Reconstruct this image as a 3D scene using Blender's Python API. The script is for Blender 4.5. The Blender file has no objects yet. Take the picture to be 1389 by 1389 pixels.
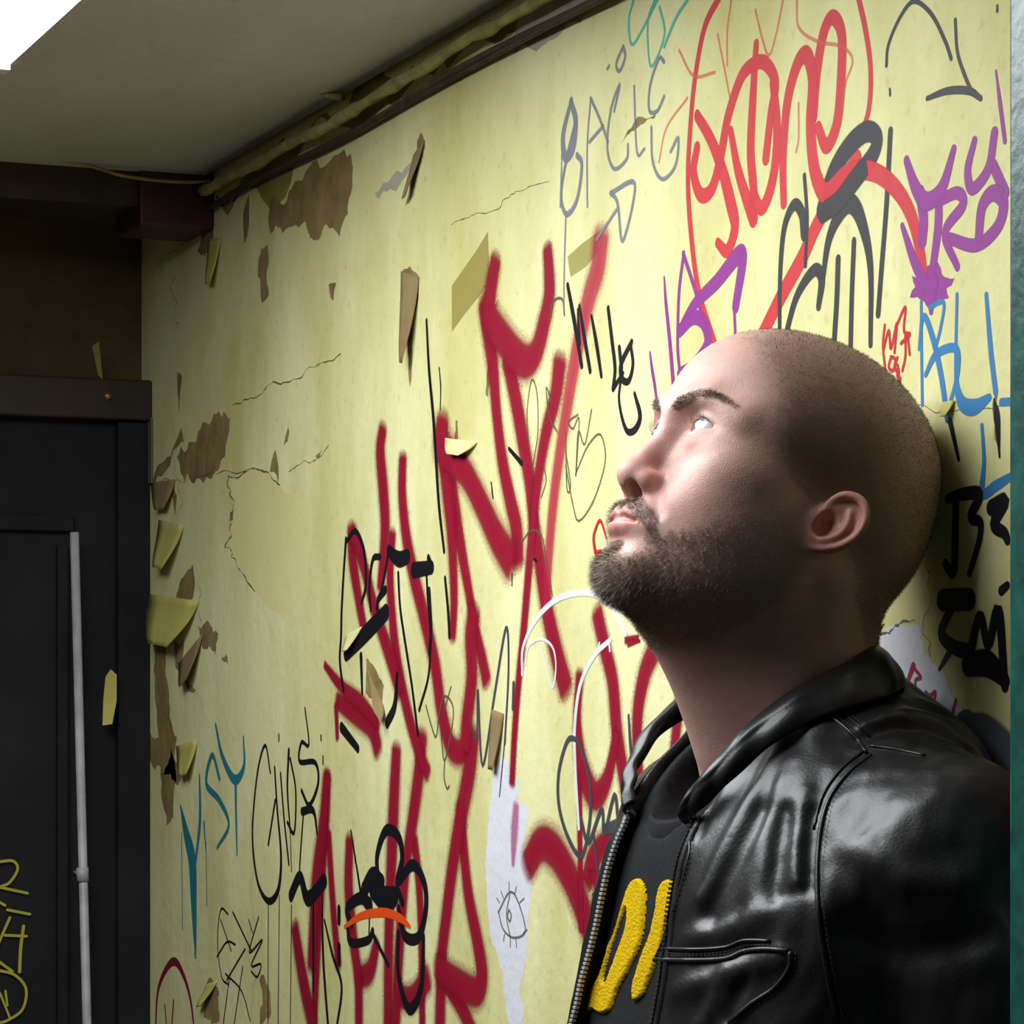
import bpy, bmesh, math, random
import numpy as np
from mathutils import Vector

random.seed(7)
scene = bpy.context.scene
COL = scene.collection

# ------------------------------------------------------------------ camera
FOC = 3800.0; CX = 694.5; CY = 940.0; IMG = 1389.0
CAM = np.array([-1.051, -1.694, 1.55])
FW = np.array([.3916, .9202, 0.0]); FW /= np.linalg.norm(FW)
RT = np.array([FW[1], -FW[0], 0.0]); UP = np.array([0, 0, 1.0])
cam_data = bpy.data.cameras.new('camera')
cam_data.sensor_width = 36.0; cam_data.sensor_fit = 'HORIZONTAL'
cam_data.lens = FOC / IMG * 36.0
cam_data.shift_x = 0.0
cam_data.shift_y = (CY - IMG / 2) / IMG          # the photograph is the upper crop of a level picture
cam_data.clip_start = .05
cam = bpy.data.objects.new('camera', cam_data); COL.objects.link(cam)
cam.location = CAM
cam.rotation_euler = (math.pi / 2, 0, -math.atan2(FW[0], FW[1]))
scene.camera = cam

# ------------------------------------------------------------------ sky and exposure
CEIL = 2.21
SKY = dict(x0=-1.10, x1=-.384, y0=-.12, y1=1.222)     # skylight opening in the ceiling
world = bpy.data.worlds.new('overcast_sky'); scene.world = world
world.use_nodes = True
bg = world.node_tree.nodes['Background']
bg.inputs[0].default_value = (.80, .90, 1.0, 1)
bg.inputs[1].default_value = 1.0
SKY_GLOW = 11.0                                     # opal skylight pane under the overcast sky: its corner shows at the top left; the only light
WELL = dict(x=-2.30)                                 # back of an added, out-of-view recess opposite, left unlit
OPN = dict(x=-1.25, y0=.165, y1=.68, z0=.95)         # its opening, sized to shape a side light now gone
vs = scene.view_settings
vs.view_transform = 'Standard'; vs.look = 'None'; vs.gamma = 1.0; vs.use_curve_mapping = False
vs.exposure = 0.0
scene.display_settings.display_device = 'sRGB'

# ------------------------------------------------------------------ helpers
def ray(px, py): return FW * FOC + RT * (px - CX) + UP * (CY - py)
def on_x(px, py, x=0.0):
    d = ray(px, py); return CAM + d * ((x - CAM[0]) / d[0])
def on_y(px, py, y):
    d = ray(px, py); return CAM + d * ((y - CAM[1]) / d[1])
def on_z(px, py, z):
    d = ray(px, py); return CAM + d * ((z - CAM[2]) / d[2])

MATS = {}
def srgb(r, g, b):
    f = lambda c: c / 12.92 if c <= .04045 else ((c + .055) / 1.055) ** 2.4
    return (f(r / 255), f(g / 255), f(b / 255), 1)

def mat(name, col, rough=.6, noise=None, bump=None, spec=.5, coat=0.0, metal=0.0, sheen=0.0):
    """Principled material; noise=(scale, amount[, stretch]) varies the colour, bump=(scale, strength, distance)."""
    if name in MATS: return MATS[name]
    m = bpy.data.materials.new(name); m.use_nodes = True; MATS[name] = m
    nt = m.node_tree; b = nt.nodes['Principled BSDF']
    b.inputs['Base Color'].default_value = col
    b.inputs['Roughness'].default_value = rough
    b.inputs['Specular IOR Level'].default_value = spec
    b.inputs['Metallic'].default_value = metal
    b.inputs['Coat Weight'].default_value = coat
    b.inputs['Sheen Weight'].default_value = sheen
    tc = nt.nodes.new('ShaderNodeTexCoord')
    if noise:
        n = nt.nodes.new('ShaderNodeTexNoise'); n.inputs['Scale'].default_value = noise[0]; n.inputs['Detail'].default_value = 6
        src = tc.outputs['Object']
        if len(noise) > 2:
            mp = nt.nodes.new('ShaderNodeMapping'); mp.inputs['Scale'].default_value = noise[2]
            nt.links.new(src, mp.inputs[0]); src = mp.outputs[0]
        nt.links.new(src, n.inputs['Vector'])
        r = nt.nodes.new('ShaderNodeValToRGB'); a = noise[1]
        r.color_ramp.elements[0].position = .3; r.color_ramp.elements[1].position = .72
        r.color_ramp.elements[0].color = tuple(c * (1 - a) for c in col[:3]) + (1,)
        r.color_ramp.elements[1].color = tuple(min(1, c * (1 + a)) for c in col[:3]) + (1,)
        nt.links.new(n.outputs['Fac'], r.inputs[0]); nt.links.new(r.outputs[0], b.inputs['Base Color'])
    if bump:
        n2 = nt.nodes.new('ShaderNodeTexNoise'); n2.inputs['Scale'].default_value = bump[0]; n2.inputs['Detail'].default_value = 5
        nt.links.new(tc.outputs['Object'], n2.inputs['Vector'])
        bp = nt.nodes.new('ShaderNodeBump'); bp.inputs['Strength'].default_value = bump[1]; bp.inputs['Distance'].default_value = bump[2]
        nt.links.new(n2.outputs['Fac'], bp.inputs['Height']); nt.links.new(bp.outputs[0], b.inputs['Normal'])
    return m

def mesh_obj(name, verts, faces, material, parent=None, smooth=False, **props):
    me = bpy.data.meshes.new(name)
    me.from_pydata([tuple(map(float, v)) for v in verts], [], [tuple(map(int, f)) for f in faces]); me.update()
    if smooth: me.polygons.foreach_set('use_smooth', [True] * len(me.polygons))
    if material: me.materials.append(material)
    o = bpy.data.objects.new(name, me); COL.objects.link(o)
    if parent: o.parent = parent
    for k, v in props.items(): o[k] = v
    return o

def np_mesh_obj(name, V, Q, material, parent=None, smooth=True, **props):
    """Fast path for big numpy meshes; Q is (n,3) or (n,4)."""
    me = bpy.data.meshes.new(name)
    k = Q.shape[1]
    me.vertices.add(len(V)); me.vertices.foreach_set('co', np.ascontiguousarray(V, np.float32).ravel())
    me.loops.add(Q.size); me.loops.foreach_set('vertex_index', np.ascontiguousarray(Q, np.int32).ravel())
    me.polygons.add(len(Q))
    me.polygons.foreach_set('loop_start', np.arange(0, Q.size, k, dtype=np.int32))
    me.polygons.foreach_set('use_smooth', np.full(len(Q), smooth))
    me.update(calc_edges=True); me.validate()
    me.materials.append(material)
    o = bpy.data.objects.new(name, me); COL.objects.link(o)
    if parent: o.parent = parent
    for a, v in props.items(): o[a] = v
    return o

def set_attr(o, name, vals):
    a = o.data.attributes.new(name, 'FLOAT', 'POINT')
    a.data.foreach_set('value', np.ascontiguousarray(vals, np.float32))

def set_col(o, name, rgb):
    a = o.data.attributes.new(name, 'FLOAT_COLOR', 'POINT')
    c = np.ones((len(rgb), 4), np.float32); c[:, :3] = rgb
    a.data.foreach_set('color', c.ravel())

def box_geo(x0, x1, y0, y1, z0, z1):
    v = [(x, y, z) for x in (x0, x1) for y in (y0, y1) for z in (z0, z1)]
    f = [(0, 1, 3, 2), (4, 6, 7, 5), (0, 4, 5, 1), (2, 3, 7, 6), (0, 2, 6, 4), (1, 5, 7, 3)]
    return v, f
def box(name, x0, x1, y0, y1, z0, z1, material, parent=None, bevel=0, **props):
    v, f = box_geo(x0, x1, y0, y1, z0, z1)
    o = mesh_obj(name, v, f, material, parent, **props)
    if bevel:
        bm = bmesh.new(); bm.from_mesh(o.data)
        bmesh.ops.bevel(bm, geom=bm.edges[:], offset=bevel, segments=2, affect='EDGES', profile=.5)
        bm.to_mesh(o.data); bm.free()
    return o

def catmull(P, n=6, closed=False):
    P = [np.asarray(p, float) for p in P]
    if len(P) < 3: return np.array(P)
    Q = ([P[-1]] + P + P[:2]) if closed else ([2 * P[0] - P[1]] + P + [2 * P[-1] - P[-2]])
    out = []
    for i in range(1, len(Q) - 2):
        p0, p1, p2, p3 = Q[i - 1], Q[i], Q[i + 1], Q[i + 2]
        for t in np.linspace(0, 1, n, endpoint=False):
            out.append(.5 * ((2 * p1) + (-p0 + p2) * t + (2 * p0 - 5 * p1 + 4 * p2 - p3) * t * t + (-p0 + 3 * p1 - 3 * p2 + p3) * t ** 3))
    if not closed: out.append(Q[-2])
    return np.array(out)

def tube_geo(P, R, seg=8):
    """Tube along points P with radii R (scalar or per point) and rounded ends."""
    P = np.asarray(P, float); n = len(P)
    R = np.full(n, R) if np.isscalar(R) else np.asarray(R, float)
    T = np.gradient(P, axis=0); T /= np.linalg.norm(T, axis=1)[:, None] + 1e-12
    ref = np.array([0.3, .2, .93]);
    N = np.cross(T[0], ref); N /= np.linalg.norm(N)
    V = []; F = []
    for i in range(n):
        N = N - T[i] * (N @ T[i]); N /= np.linalg.norm(N) + 1e-12
        B = np.cross(T[i], N)
        for k in range(seg):
            a = 2 * math.pi * k / seg
            V.append(P[i] + R[i] * (N * math.cos(a) + B * math.sin(a)))
    for i in range(n - 1):
        for k in range(seg):
            k2 = (k + 1) % seg
            F.append((i * seg + k, i * seg + k2, (i + 1) * seg + k2, (i + 1) * seg + k))
    F.append(tuple(range(seg))[::-1]); F.append(tuple((n - 1) * seg + k for k in range(seg)))
    return V, F
def tube(name, P, R, material, parent=None, seg=8, **props):
    v, f = tube_geo(P, R, seg); return mesh_obj(name, v, f, material, parent, True, **props)

def empty(name, loc=(0, 0, 0), **props):
    o = bpy.data.objects.new(name, None); COL.objects.link(o); o.location = loc; o.empty_display_size = .1
    for k, v in props.items(): o[k] = v
    return o

# ------------------------------------------------------------------ signed distance modelling
def s_ell(p, c, r):
    q = (p - np.array(c, np.float32)) / np.array(r, np.float32)
    k0 = np.sqrt((q * q).sum(1)); k1 = np.sqrt(((q / np.array(r, np.float32)) ** 2).sum(1)) + 1e-9
    return k0 * (k0 - 1) / k1
def s_cap(p, a, b, ra, rb=None):
    rb = ra if rb is None else rb
    a = np.array(a, np.float32); b = np.array(b, np.float32); ab = b - a
    h = np.clip(((p - a) @ ab) / (ab @ ab + 1e-12), 0, 1)
    return np.linalg.norm(p - a - h[:, None] * ab, axis=1) - (ra + (rb - ra) * h)
def s_chain(p, pts, R):
    R = [R] * len(pts) if np.isscalar(R) else R
    d = None
    for i in range(len(pts) - 1):
        e = s_cap(p, pts[i], pts[i + 1], R[i], R[i + 1]); d = e if d is None else np.minimum(d, e)
    return d
def smin(a, b, k):
    h = np.clip(k - np.abs(a - b), 0, None) / k; return np.minimum(a, b) - h * h * k * .25
def smax(a, b, k): return -smin(-a, -b, k)

def surface_nets(fn, lo, hi, h, cf=4):
    lo = np.array(lo, float); n = np.ceil((np.array(hi) - lo) / h / cf).astype(int) * cf + 1
    def ev(P):
        out = np.empty(len(P), np.float32)
        for i in range(0, len(P), 200000): out[i:i + 200000] = fn(P[i:i + 200000].astype(np.float32))
        return out
    nc = (n - 1) // cf + 1
    G = np.stack(np.meshgrid(*[np.arange(k) for k in nc], indexing='ij'), -1).reshape(-1, 3)
    Dc = ev(lo + G * (h * cf)).reshape(nc)
    D = Dc
    for ax in range(3):                                   # linear upsampling
        idx = np.arange(n[ax]); i0 = np.minimum(idx // cf, nc[ax] - 2); t = (idx - i0 * cf) / cf
        sh = [1, 1, 1]; sh[ax] = -1; t = t.reshape(sh).astype(np.float32)
        D = np.take(D, i0, ax) * (1 - t) + np.take(D, i0 + 1, ax) * t
    m = np.abs(D) < 1.6 * cf * h
    I = np.argwhere(m); D[m] = ev(lo + I * h)
    S = D < 0
    c = [(i, j, k) for i in (0, 1) for j in (0, 1) for k in (0, 1)]
    sl = lambda A, o: A[o[0]:A.shape[0] - 1 + o[0], o[1]:A.shape[1] - 1 + o[1], o[2]:A.shape[2] - 1 + o[2]]
    cnt = sum(sl(S, o).astype(np.int8) for o in c)
    act = (cnt > 0) & (cnt < 8)
    A = np.argwhere(act); vid = np.full(act.shape, -1, np.int64); vid[act] = np.arange(len(A))
    acc = np.zeros((len(A), 3)); w = np.zeros(len(A))
    dv = {o: D[A[:, 0] + o[0], A[:, 1] + o[1], A[:, 2] + o[2]] for o in c}
    for o in c:
        for ax in range(3):
            if o[ax]: continue
            q = list(o); q[ax] = 1; q = tuple(q)
            a, b = dv[o], dv[q]; cr = (a < 0) != (b < 0)
            t = np.where(cr, a / np.where(cr, a - b, 1), 0)
            pos = np.array(o, float)[None].repeat(len(A), 0); pos[:, ax] += t
            acc += pos * cr[:, None]; w += cr
    V = lo + (A + acc / w[:, None]) * h
    Qs = []
    for ax in range(3):
        u, v = [(1, 2), (2, 0), (0, 1)][ax]
        s0 = [slice(None)] * 3; s1 = [slice(None)] * 3
        s0[ax] = slice(0, -1); s1[ax] = slice(1, None)
        a, b = S[tuple(s0)], S[tuple(s1)]
        E = np.argwhere(a != b); flip = a[a != b]
        ok = (E[:, u] > 0) & (E[:, v] > 0) & (E[:, u] < act.shape[u]) & (E[:, v] < act.shape[v])
        E = E[ok]; flip = flip[ok]
        def cell(du, dv_):
            q = E.copy(); q[:, u] -= du; q[:, v] -= dv_; return vid[q[:, 0], q[:, 1], q[:, 2]]
        Q = np.stack([cell(1, 1), cell(0, 1), cell(0, 0), cell(1, 0)], 1)
        Q[~flip] = Q[~flip][:, ::-1]
        Qs.append(Q)
    Q = np.concatenate(Qs); Q = Q[(Q >= 0).all(1)]
    return V, Q

def grad(fn, P, e=4e-4):
    P = P.astype(np.float32); g = np.empty((len(P), 3), np.float32)
    for a in range(3):
        o = np.zeros(3, np.float32); o[a] = e
        g[:, a] = fn(P + o) - fn(P - o)
    return g / (np.linalg.norm(g, axis=1)[:, None] + 1e-9)

def vnoise(p, s, seed=0):
    """cheap smooth value noise in [-1,1]"""
    q = p * s + seed * 17.13; i = np.floor(q).astype(np.int64); f = (q - i).astype(np.float32); f = f * f * (3 - 2 * f)
    def hsh(a, b, c):
        n = (a * 374761393 + b * 668265263 + c * 2147483647 + seed * 974711) & 0x7fffffff
        n = ((n ^ (n >> 13)) * 1274126177) & 0x7fffffff
        return ((n ^ (n >> 16)) & 0xffff).astype(np.float32) / 32767.5 - 1
    r = 0
    for a in (0, 1):
        for b in (0, 1):
            for c in (0, 1):
                w = (f[:, 0] if a else 1 - f[:, 0]) * (f[:, 1] if b else 1 - f[:, 1]) * (f[:, 2] if c else 1 - f[:, 2])
                r = r + w * hsh(i[:, 0] + a, i[:, 1] + b, i[:, 2] + c)
    return r
def sstep(a, b, x):
    t = np.clip((x - a) / (b - a), 0, 1); return t * t * (3 - 2 * t)
# ================================================================== the room
def plaster_mat(name, base, dirt, scale=3.0, amount=.5, rough=.85, bump=.25, streak=None):
    """wall paint: broad mottling, small specks and fine relief"""
    m = bpy.data.materials.new(name); m.use_nodes = True; MATS[name] = m
    nt = m.node_tree; b = nt.nodes['Principled BSDF']; b.inputs['Roughness'].default_value = rough
    b.inputs['Specular IOR Level'].default_value = .25
    tc = nt.nodes.new('ShaderNodeTexCoord')
    n1 = nt.nodes.new('ShaderNodeTexNoise'); n1.inputs['Scale'].default_value = scale; n1.inputs['Detail'].default_value = 8; n1.inputs['Roughness'].default_value = .62
    n2 = nt.nodes.new('ShaderNodeTexNoise'); n2.inputs['Scale'].default_value = scale * 14; n2.inputs['Detail'].default_value = 6
    src = tc.outputs['Object']
    nt.links.new(src, n2.inputs['Vector'])
    if streak:
        mp = nt.nodes.new('ShaderNodeMapping'); mp.inputs['Scale'].default_value = streak
        nt.links.new(src, mp.inputs[0]); src = mp.outputs[0]
    nt.links.new(src, n1.inputs['Vector'])
    r1 = nt.nodes.new('ShaderNodeValToRGB'); r1.color_ramp.elements[0].position = .38; r1.color_ramp.elements[1].position = .75
    r1.color_ramp.elements[0].color = (0, 0, 0, 1); r1.color_ramp.elements[1].color = (amount,) * 3 + (1,)
    r2 = nt.nodes.new('ShaderNodeValToRGB'); r2.color_ramp.elements[0].position = .60; r2.color_ramp.elements[1].position = .82
    r2.color_ramp.elements[0].color = (0, 0, 0, 1); r2.color_ramp.elements[1].color = (amount * .45,) * 3 + (1,)
    mx = nt.nodes.new('ShaderNodeMix'); mx.data_type = 'RGBA'; mx.inputs[6].default_value = base; mx.inputs[7].default_value = dirt
    mx2 = nt.nodes.new('ShaderNodeMix'); mx2.data_type = 'RGBA'; mx2.inputs[7].default_value = tuple(c * .45 for c in dirt[:3]) + (1,)
    nt.links.new(n1.outputs['Fac'], r1.inputs[0]); nt.links.new(r1.outputs[0], mx.inputs[0])
    nt.links.new(n2.outputs['Fac'], r2.inputs[0]); nt.links.new(r2.outputs[0], mx2.inputs[0]); nt.links.new(mx.outputs[2], mx2.inputs[6])
    nt.links.new(mx2.outputs[2], b.inputs['Base Color'])
    n3 = nt.nodes.new('ShaderNodeTexNoise'); n3.inputs['Scale'].default_value = 55; n3.inputs['Detail'].default_value = 8
    nt.links.new(tc.outputs['Object'], n3.inputs['Vector'])
    bp = nt.nodes.new('ShaderNodeBump'); bp.inputs['Strength'].default_value = bump; bp.inputs['Distance'].default_value = .004
    nt.links.new(n3.outputs['Fac'], bp.inputs['Height']); nt.links.new(bp.outputs[0], b.inputs['Normal'])
    return m

m_wall = plaster_mat('yellow_wallpaper', srgb(232, 229, 174), srgb(184, 174, 84), 5.0, .75, .8, .28, (1, 1.0, .45))
m_ceil = plaster_mat('grey_ceiling', srgb(200, 200, 208), srgb(164, 160, 160), 4.0, .6, .9, .35, (1, .35, 1))
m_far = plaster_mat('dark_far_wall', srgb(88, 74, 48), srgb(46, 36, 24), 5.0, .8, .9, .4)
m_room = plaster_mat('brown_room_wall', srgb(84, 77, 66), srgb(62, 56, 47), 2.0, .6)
m_floor = plaster_mat('concrete_floor', srgb(88, 84, 77), srgb(62, 58, 52), 6.0, .7, .8, .4)
m_shaft = plaster_mat('white_reveal', srgb(228, 232, 226), srgb(205, 210, 200), 4, .4)
m_green = mat('green_gloss_paint', srgb(30, 92, 82), .32, (60, .35), (90, .3, .002), .5)
m_black = mat('black_door_paint', (.012, .012, .014, 1), .7, (8, .5), None, .18)
m_lintel = mat('dark_brown_wood', srgb(44, 28, 18), .6, (30, .4, (1, 6, 1)))
m_maroon = mat('maroon_paint', srgb(56, 18, 30), .55, (20, .4))
m_pipe = mat('grey_white_pipe', srgb(168, 168, 172), .45, (40, .2))

# ---- setting
wr = mesh_obj('wall_right', *box_geo(0, .15, -.40, 2.30, 0, 2.45), m_wall, kind='structure', label='pale yellow papered wall covered in graffiti tags')
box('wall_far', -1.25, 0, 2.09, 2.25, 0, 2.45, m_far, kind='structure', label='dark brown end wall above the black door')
wx = WELL['x']
def joined(boxes):
    V, F = [], []
    for b_ in boxes:
        v, f = box_geo(*b_); F += [tuple(i + len(V) for i in q) for q in f]; V += v
    return V, F
ox, oy0, oy1, oz0 = OPN['x'], OPN['y0'], OPN['y1'], OPN['z0']
mesh_obj('wall_left', *joined([(ox - .12, ox, -.30, oy0, 0, 2.85), (ox - .12, ox, oy1, 2.25, 0, 2.85), (ox - .12, ox, oy0, oy1, 0, oz0), (ox - .12, ox, oy0, oy1, CEIL, 2.85)]), m_room, kind='structure', label='dim opposite wall with an added opening to an unlit recess')
mesh_obj('wall_added_recess', *joined([(wx - .15, ox, -.42, -.30, 0, 2.85), (wx - .15, ox, 1.28, 1.40, 0, 2.85), (wx - .15, wx, -.30, 1.28, 0, 2.85), (wx - .15, ox, -.42, 1.40, 2.85, 2.95)]), m_room, kind='structure', label='dim walls of the added unlit recess')
box('wall_outer', -3.1, -3.0, -2.8, -.42, 0, 2.45, m_room, kind='structure', label='dim outer wall of the front room')
box('wall_return', -3.0, wx - .15, -.42, -.30, 0, 2.45, m_room, kind='structure', label='dim return wall beside the added recess')
box('wall_passage', 0, .15, -2.7, -.40, 0, 2.45, m_room, kind='structure', label='dim side wall beyond the green jamb')
box('wall_near', -3.1, .15, -2.8, -2.7, 0, 2.45, m_room, kind='structure', label='dim wall at the near end')
box('floor', -3.1, .15, -2.8, 2.25, -.08, 0, m_floor, kind='structure', label='bare concrete floor')
# ceiling slab with the skylight opening
x0, x1, y0, y1 = SKY['x0'], SKY['x1'], SKY['y0'], SKY['y1']
cv, cf = [], []
for b_ in ((-3.1, ox, -2.8, -.36), (ox, x0, -2.8, 2.25), (x1, -.012, -2.8, 2.25), (x0, x1, -2.8, y0), (x0, x1, y1, 2.25)):
    v, f = box_geo(b_[0], b_[1], b_[2], b_[3], CEIL, CEIL + .06); cf += [tuple(i + len(cv) for i in q) for q in f]; cv += v
ceil_o = mesh_obj('ceiling', cv, cf, m_ceil, kind='structure', label='grey stained plaster ceiling with a skylight opening')
box('ceiling_edge_gap', -.03, .0, -2.7, 2.09, CEIL + .05, CEIL + .06, m_lintel, ceil_o)
# skylight: reveal, frame, pane
sky = empty('window_1', ((x0 + x1) / 2, (y0 + y1) / 2, CEIL), kind='structure', label='bright skylight in the grey ceiling')
def at_sky(o): o.parent = sky; o.matrix_parent_inverse = sky.matrix_world.inverted(); return o
bpy.context.view_layer.update()
t = .03; H = CEIL + .045
for nm, b_ in (('frame_strip', (x0 - .022, x0 + .001, y0 - .02, y1 + .02)), ('frame_strip', (x0, x1, y0 - .02, y0 + .004)), ('frame_strip', (x0, x1, y1 - .004, y1 + .02))):
    at_sky(box(nm, b_[0], b_[1], b_[2], b_[3], CEIL - .006, CEIL + .014, m_shaft))
m_glass = bpy.data.materials.new('opal_skylight_pane'); m_glass.use_nodes = True
nt = m_glass.node_tree; nt.nodes.remove(nt.nodes['Principled BSDF'])
em = nt.nodes.new('ShaderNodeEmission'); em.inputs[0].default_value = (.94, .98, 1.0, 1); em.inputs[1].default_value = SKY_GLOW
nt.links.new(em.outputs[0], nt.nodes['Material Output'].inputs[0])
PZ = CEIL + .03
at_sky(mesh_obj('glass_pane', [(x0, y0, PZ), (x0, y1, PZ), (x1, y1, PZ), (x1, y0, PZ)], [(0, 1, 2, 3)], m_glass, label='white opal skylight pane lit by the sky'))

# ---- far end: beam, door head, door
box('ceiling_beam', -1.25, -.0, 1.755, 1.90, 2.166, CEIL + .01, m_lintel, ceil_o)
box('beam_block', -.098, .0, 1.745, 1.86, 2.142, CEIL + .005, m_maroon, ceil_o, bevel=.004)
dr = empty('door_1', (-.5, 2.06, 0), kind='structure', label='black door with a grey pipe beside it')
bpy.context.view_layer.update()
def at_door(o): o.parent = dr; o.matrix_parent_inverse = dr.matrix_world.inverted(); return o
pz = lambda py, y=2.05: on_y(150, py, y)[2]
at_door(box('lintel', -1.1, -.0, 2.035, 2.09, pz(570), pz(515), m_lintel, bevel=.003))
at_door(box('door_leaf', -1.05, -.045, 2.065, 2.088, .01, pz(570), m_black))
at_door(box('door_stile', -.045, -.000, 2.045, 2.088, 0, pz(572), m_black, bevel=.002))
at_door(box('door_rail', -1.05, -.105, 2.052, 2.066, pz(722), pz(700), m_black, bevel=.002))
at_door(box('panel_moulding', -.128, -.112, 2.052, 2.066, .3, pz(740), m_black, bevel=.003))
at_door(box('edge_strip', -.060, -.005, 2.040, 2.046, pz(569), pz(566), mat('worn_edge', srgb(96, 96, 84), .6)))
at_door(box('edge_strip', -.0035, -.001, 2.030, 2.046, pz(655), pz(566), MATS['worn_edge']))
pt, pb = on_y(101, 722, 2.02), on_y(118, 1389, 2.02)
pdir = (pb - pt) / (pb[2] - pt[2])
pipe = at_door(tube('pipe', [pt, pb + pdir * (.05 - pb[2])], .0062, m_pipe, seg=12))
pm = on_y(112, 1186, 2.02)
at_door(tube('pipe_coupling', [pm + pdir * .009, pm - pdir * .009], .0085, m_pipe, seg=12))
at_door(tube('pipe_bracket', [pm, pm + np.array([0, .05, 0])], .003, m_pipe))
for q in ((104, 760), (108, 1010), (116, 1330)):
    pass
s_ = on_y(147, 537, 2.03)
at_door(tube('screw_head', [s_, s_ + np.array([0, .012, 0])], .0048, mat('brass', (.55, .30, .10, 1), .4, metal=.8), seg=10))

# ---- green steel door jamb at the near end of the graffiti wall
jb = empty('trim_1', (-.07, -.36, 0), kind='structure', label='green painted steel door jamb at the end of the graffiti wall')
bpy.context.view_layer.update()
def at_jamb(o): o.parent = jb; o.matrix_parent_inverse = jb.matrix_world.inverted(); return o
at_jamb(box('bounce_cut_panel', -.012, .0, -.31, -.105, 0, CEIL, mat('brown_bounce_cut', srgb(96, 62, 40), .7, (20, .4))))  # added brown panel behind the jamb, cuts yellow wall bounce onto the head
jx = on_y(1366.5, 900, -.300)[0]
at_jamb(box('jamb_post', jx, .0, -.42, -.300, 0, CEIL, m_green, bevel=.004))
at_jamb(box('jamb_stop', jx - .010, jx + .01, -.385, -.345, 0, CEIL, m_green, bevel=.003))

# ---- wiring and torn paper along the top of the wall
m_cord = mat('dusty_cord', srgb(150, 138, 100), .8, (60, .3))
m_trunk = mat('painted_trunking', srgb(176, 172, 112), .85, (40, .35), (70, .8, .004))
m_brownpipe = mat('brown_conduit', srgb(70, 56, 44), .7, (40, .4))
ys = np.linspace(.10, 1.74, 70)
rs = np.random.RandomState(3)
wob = np.cumsum(rs.normal(0, .0010, 70)); wob -= np.linspace(wob[0], wob[-1], 70)
P = np.stack([-.017 - .3 * np.abs(wob), ys, CEIL - .021 + wob], 1)
trunk = tube('cable_trunking', P, .0050 + .0028 * rs.rand(70), m_trunk, wr, 8, label='ragged yellow painted trunking under the ceiling')
P2 = np.stack([-.007 + 0 * ys, ys, CEIL - .042 + .003 * np.sin(ys * 9)], 1)
tube('cable', P2, .0045, m_brownpipe, wr, 6, label='brown cable under the trunking')
P3 = np.stack([-.012 - .006 * np.sin(ys * 5), ys, CEIL - .050 - .006 * np.sin(ys * 4 + 1)], 1)
tube('cable', P3[:44], .0028, m_brownpipe, wr, 6)
corner = on_y(290, 245, 1.74)
cable_px = [(0, 203), (60, 212), (125, 226), (165, 238), (215, 245), (255, 247), (288, 246)]
Pc = np.array([on_y(a, b, 1.725) for a, b in catmull(cable_px, 5)])
tube('hanging_cord', Pc, .0022, m_cord, wr, 6, label='thin pale cord sagging below the beam')
for a in ((465, 132),):
    q = on_x(a[0], a[1], -.02)
    pp = catmull([q, q + np.array([-.01, .015, .004]), q + np.array([-.022, .035, .012])], 4)
    tube('torn_strip', pp, np.linspace(.005, .0012, len(pp)), m_trunk, wr, 6)
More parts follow.
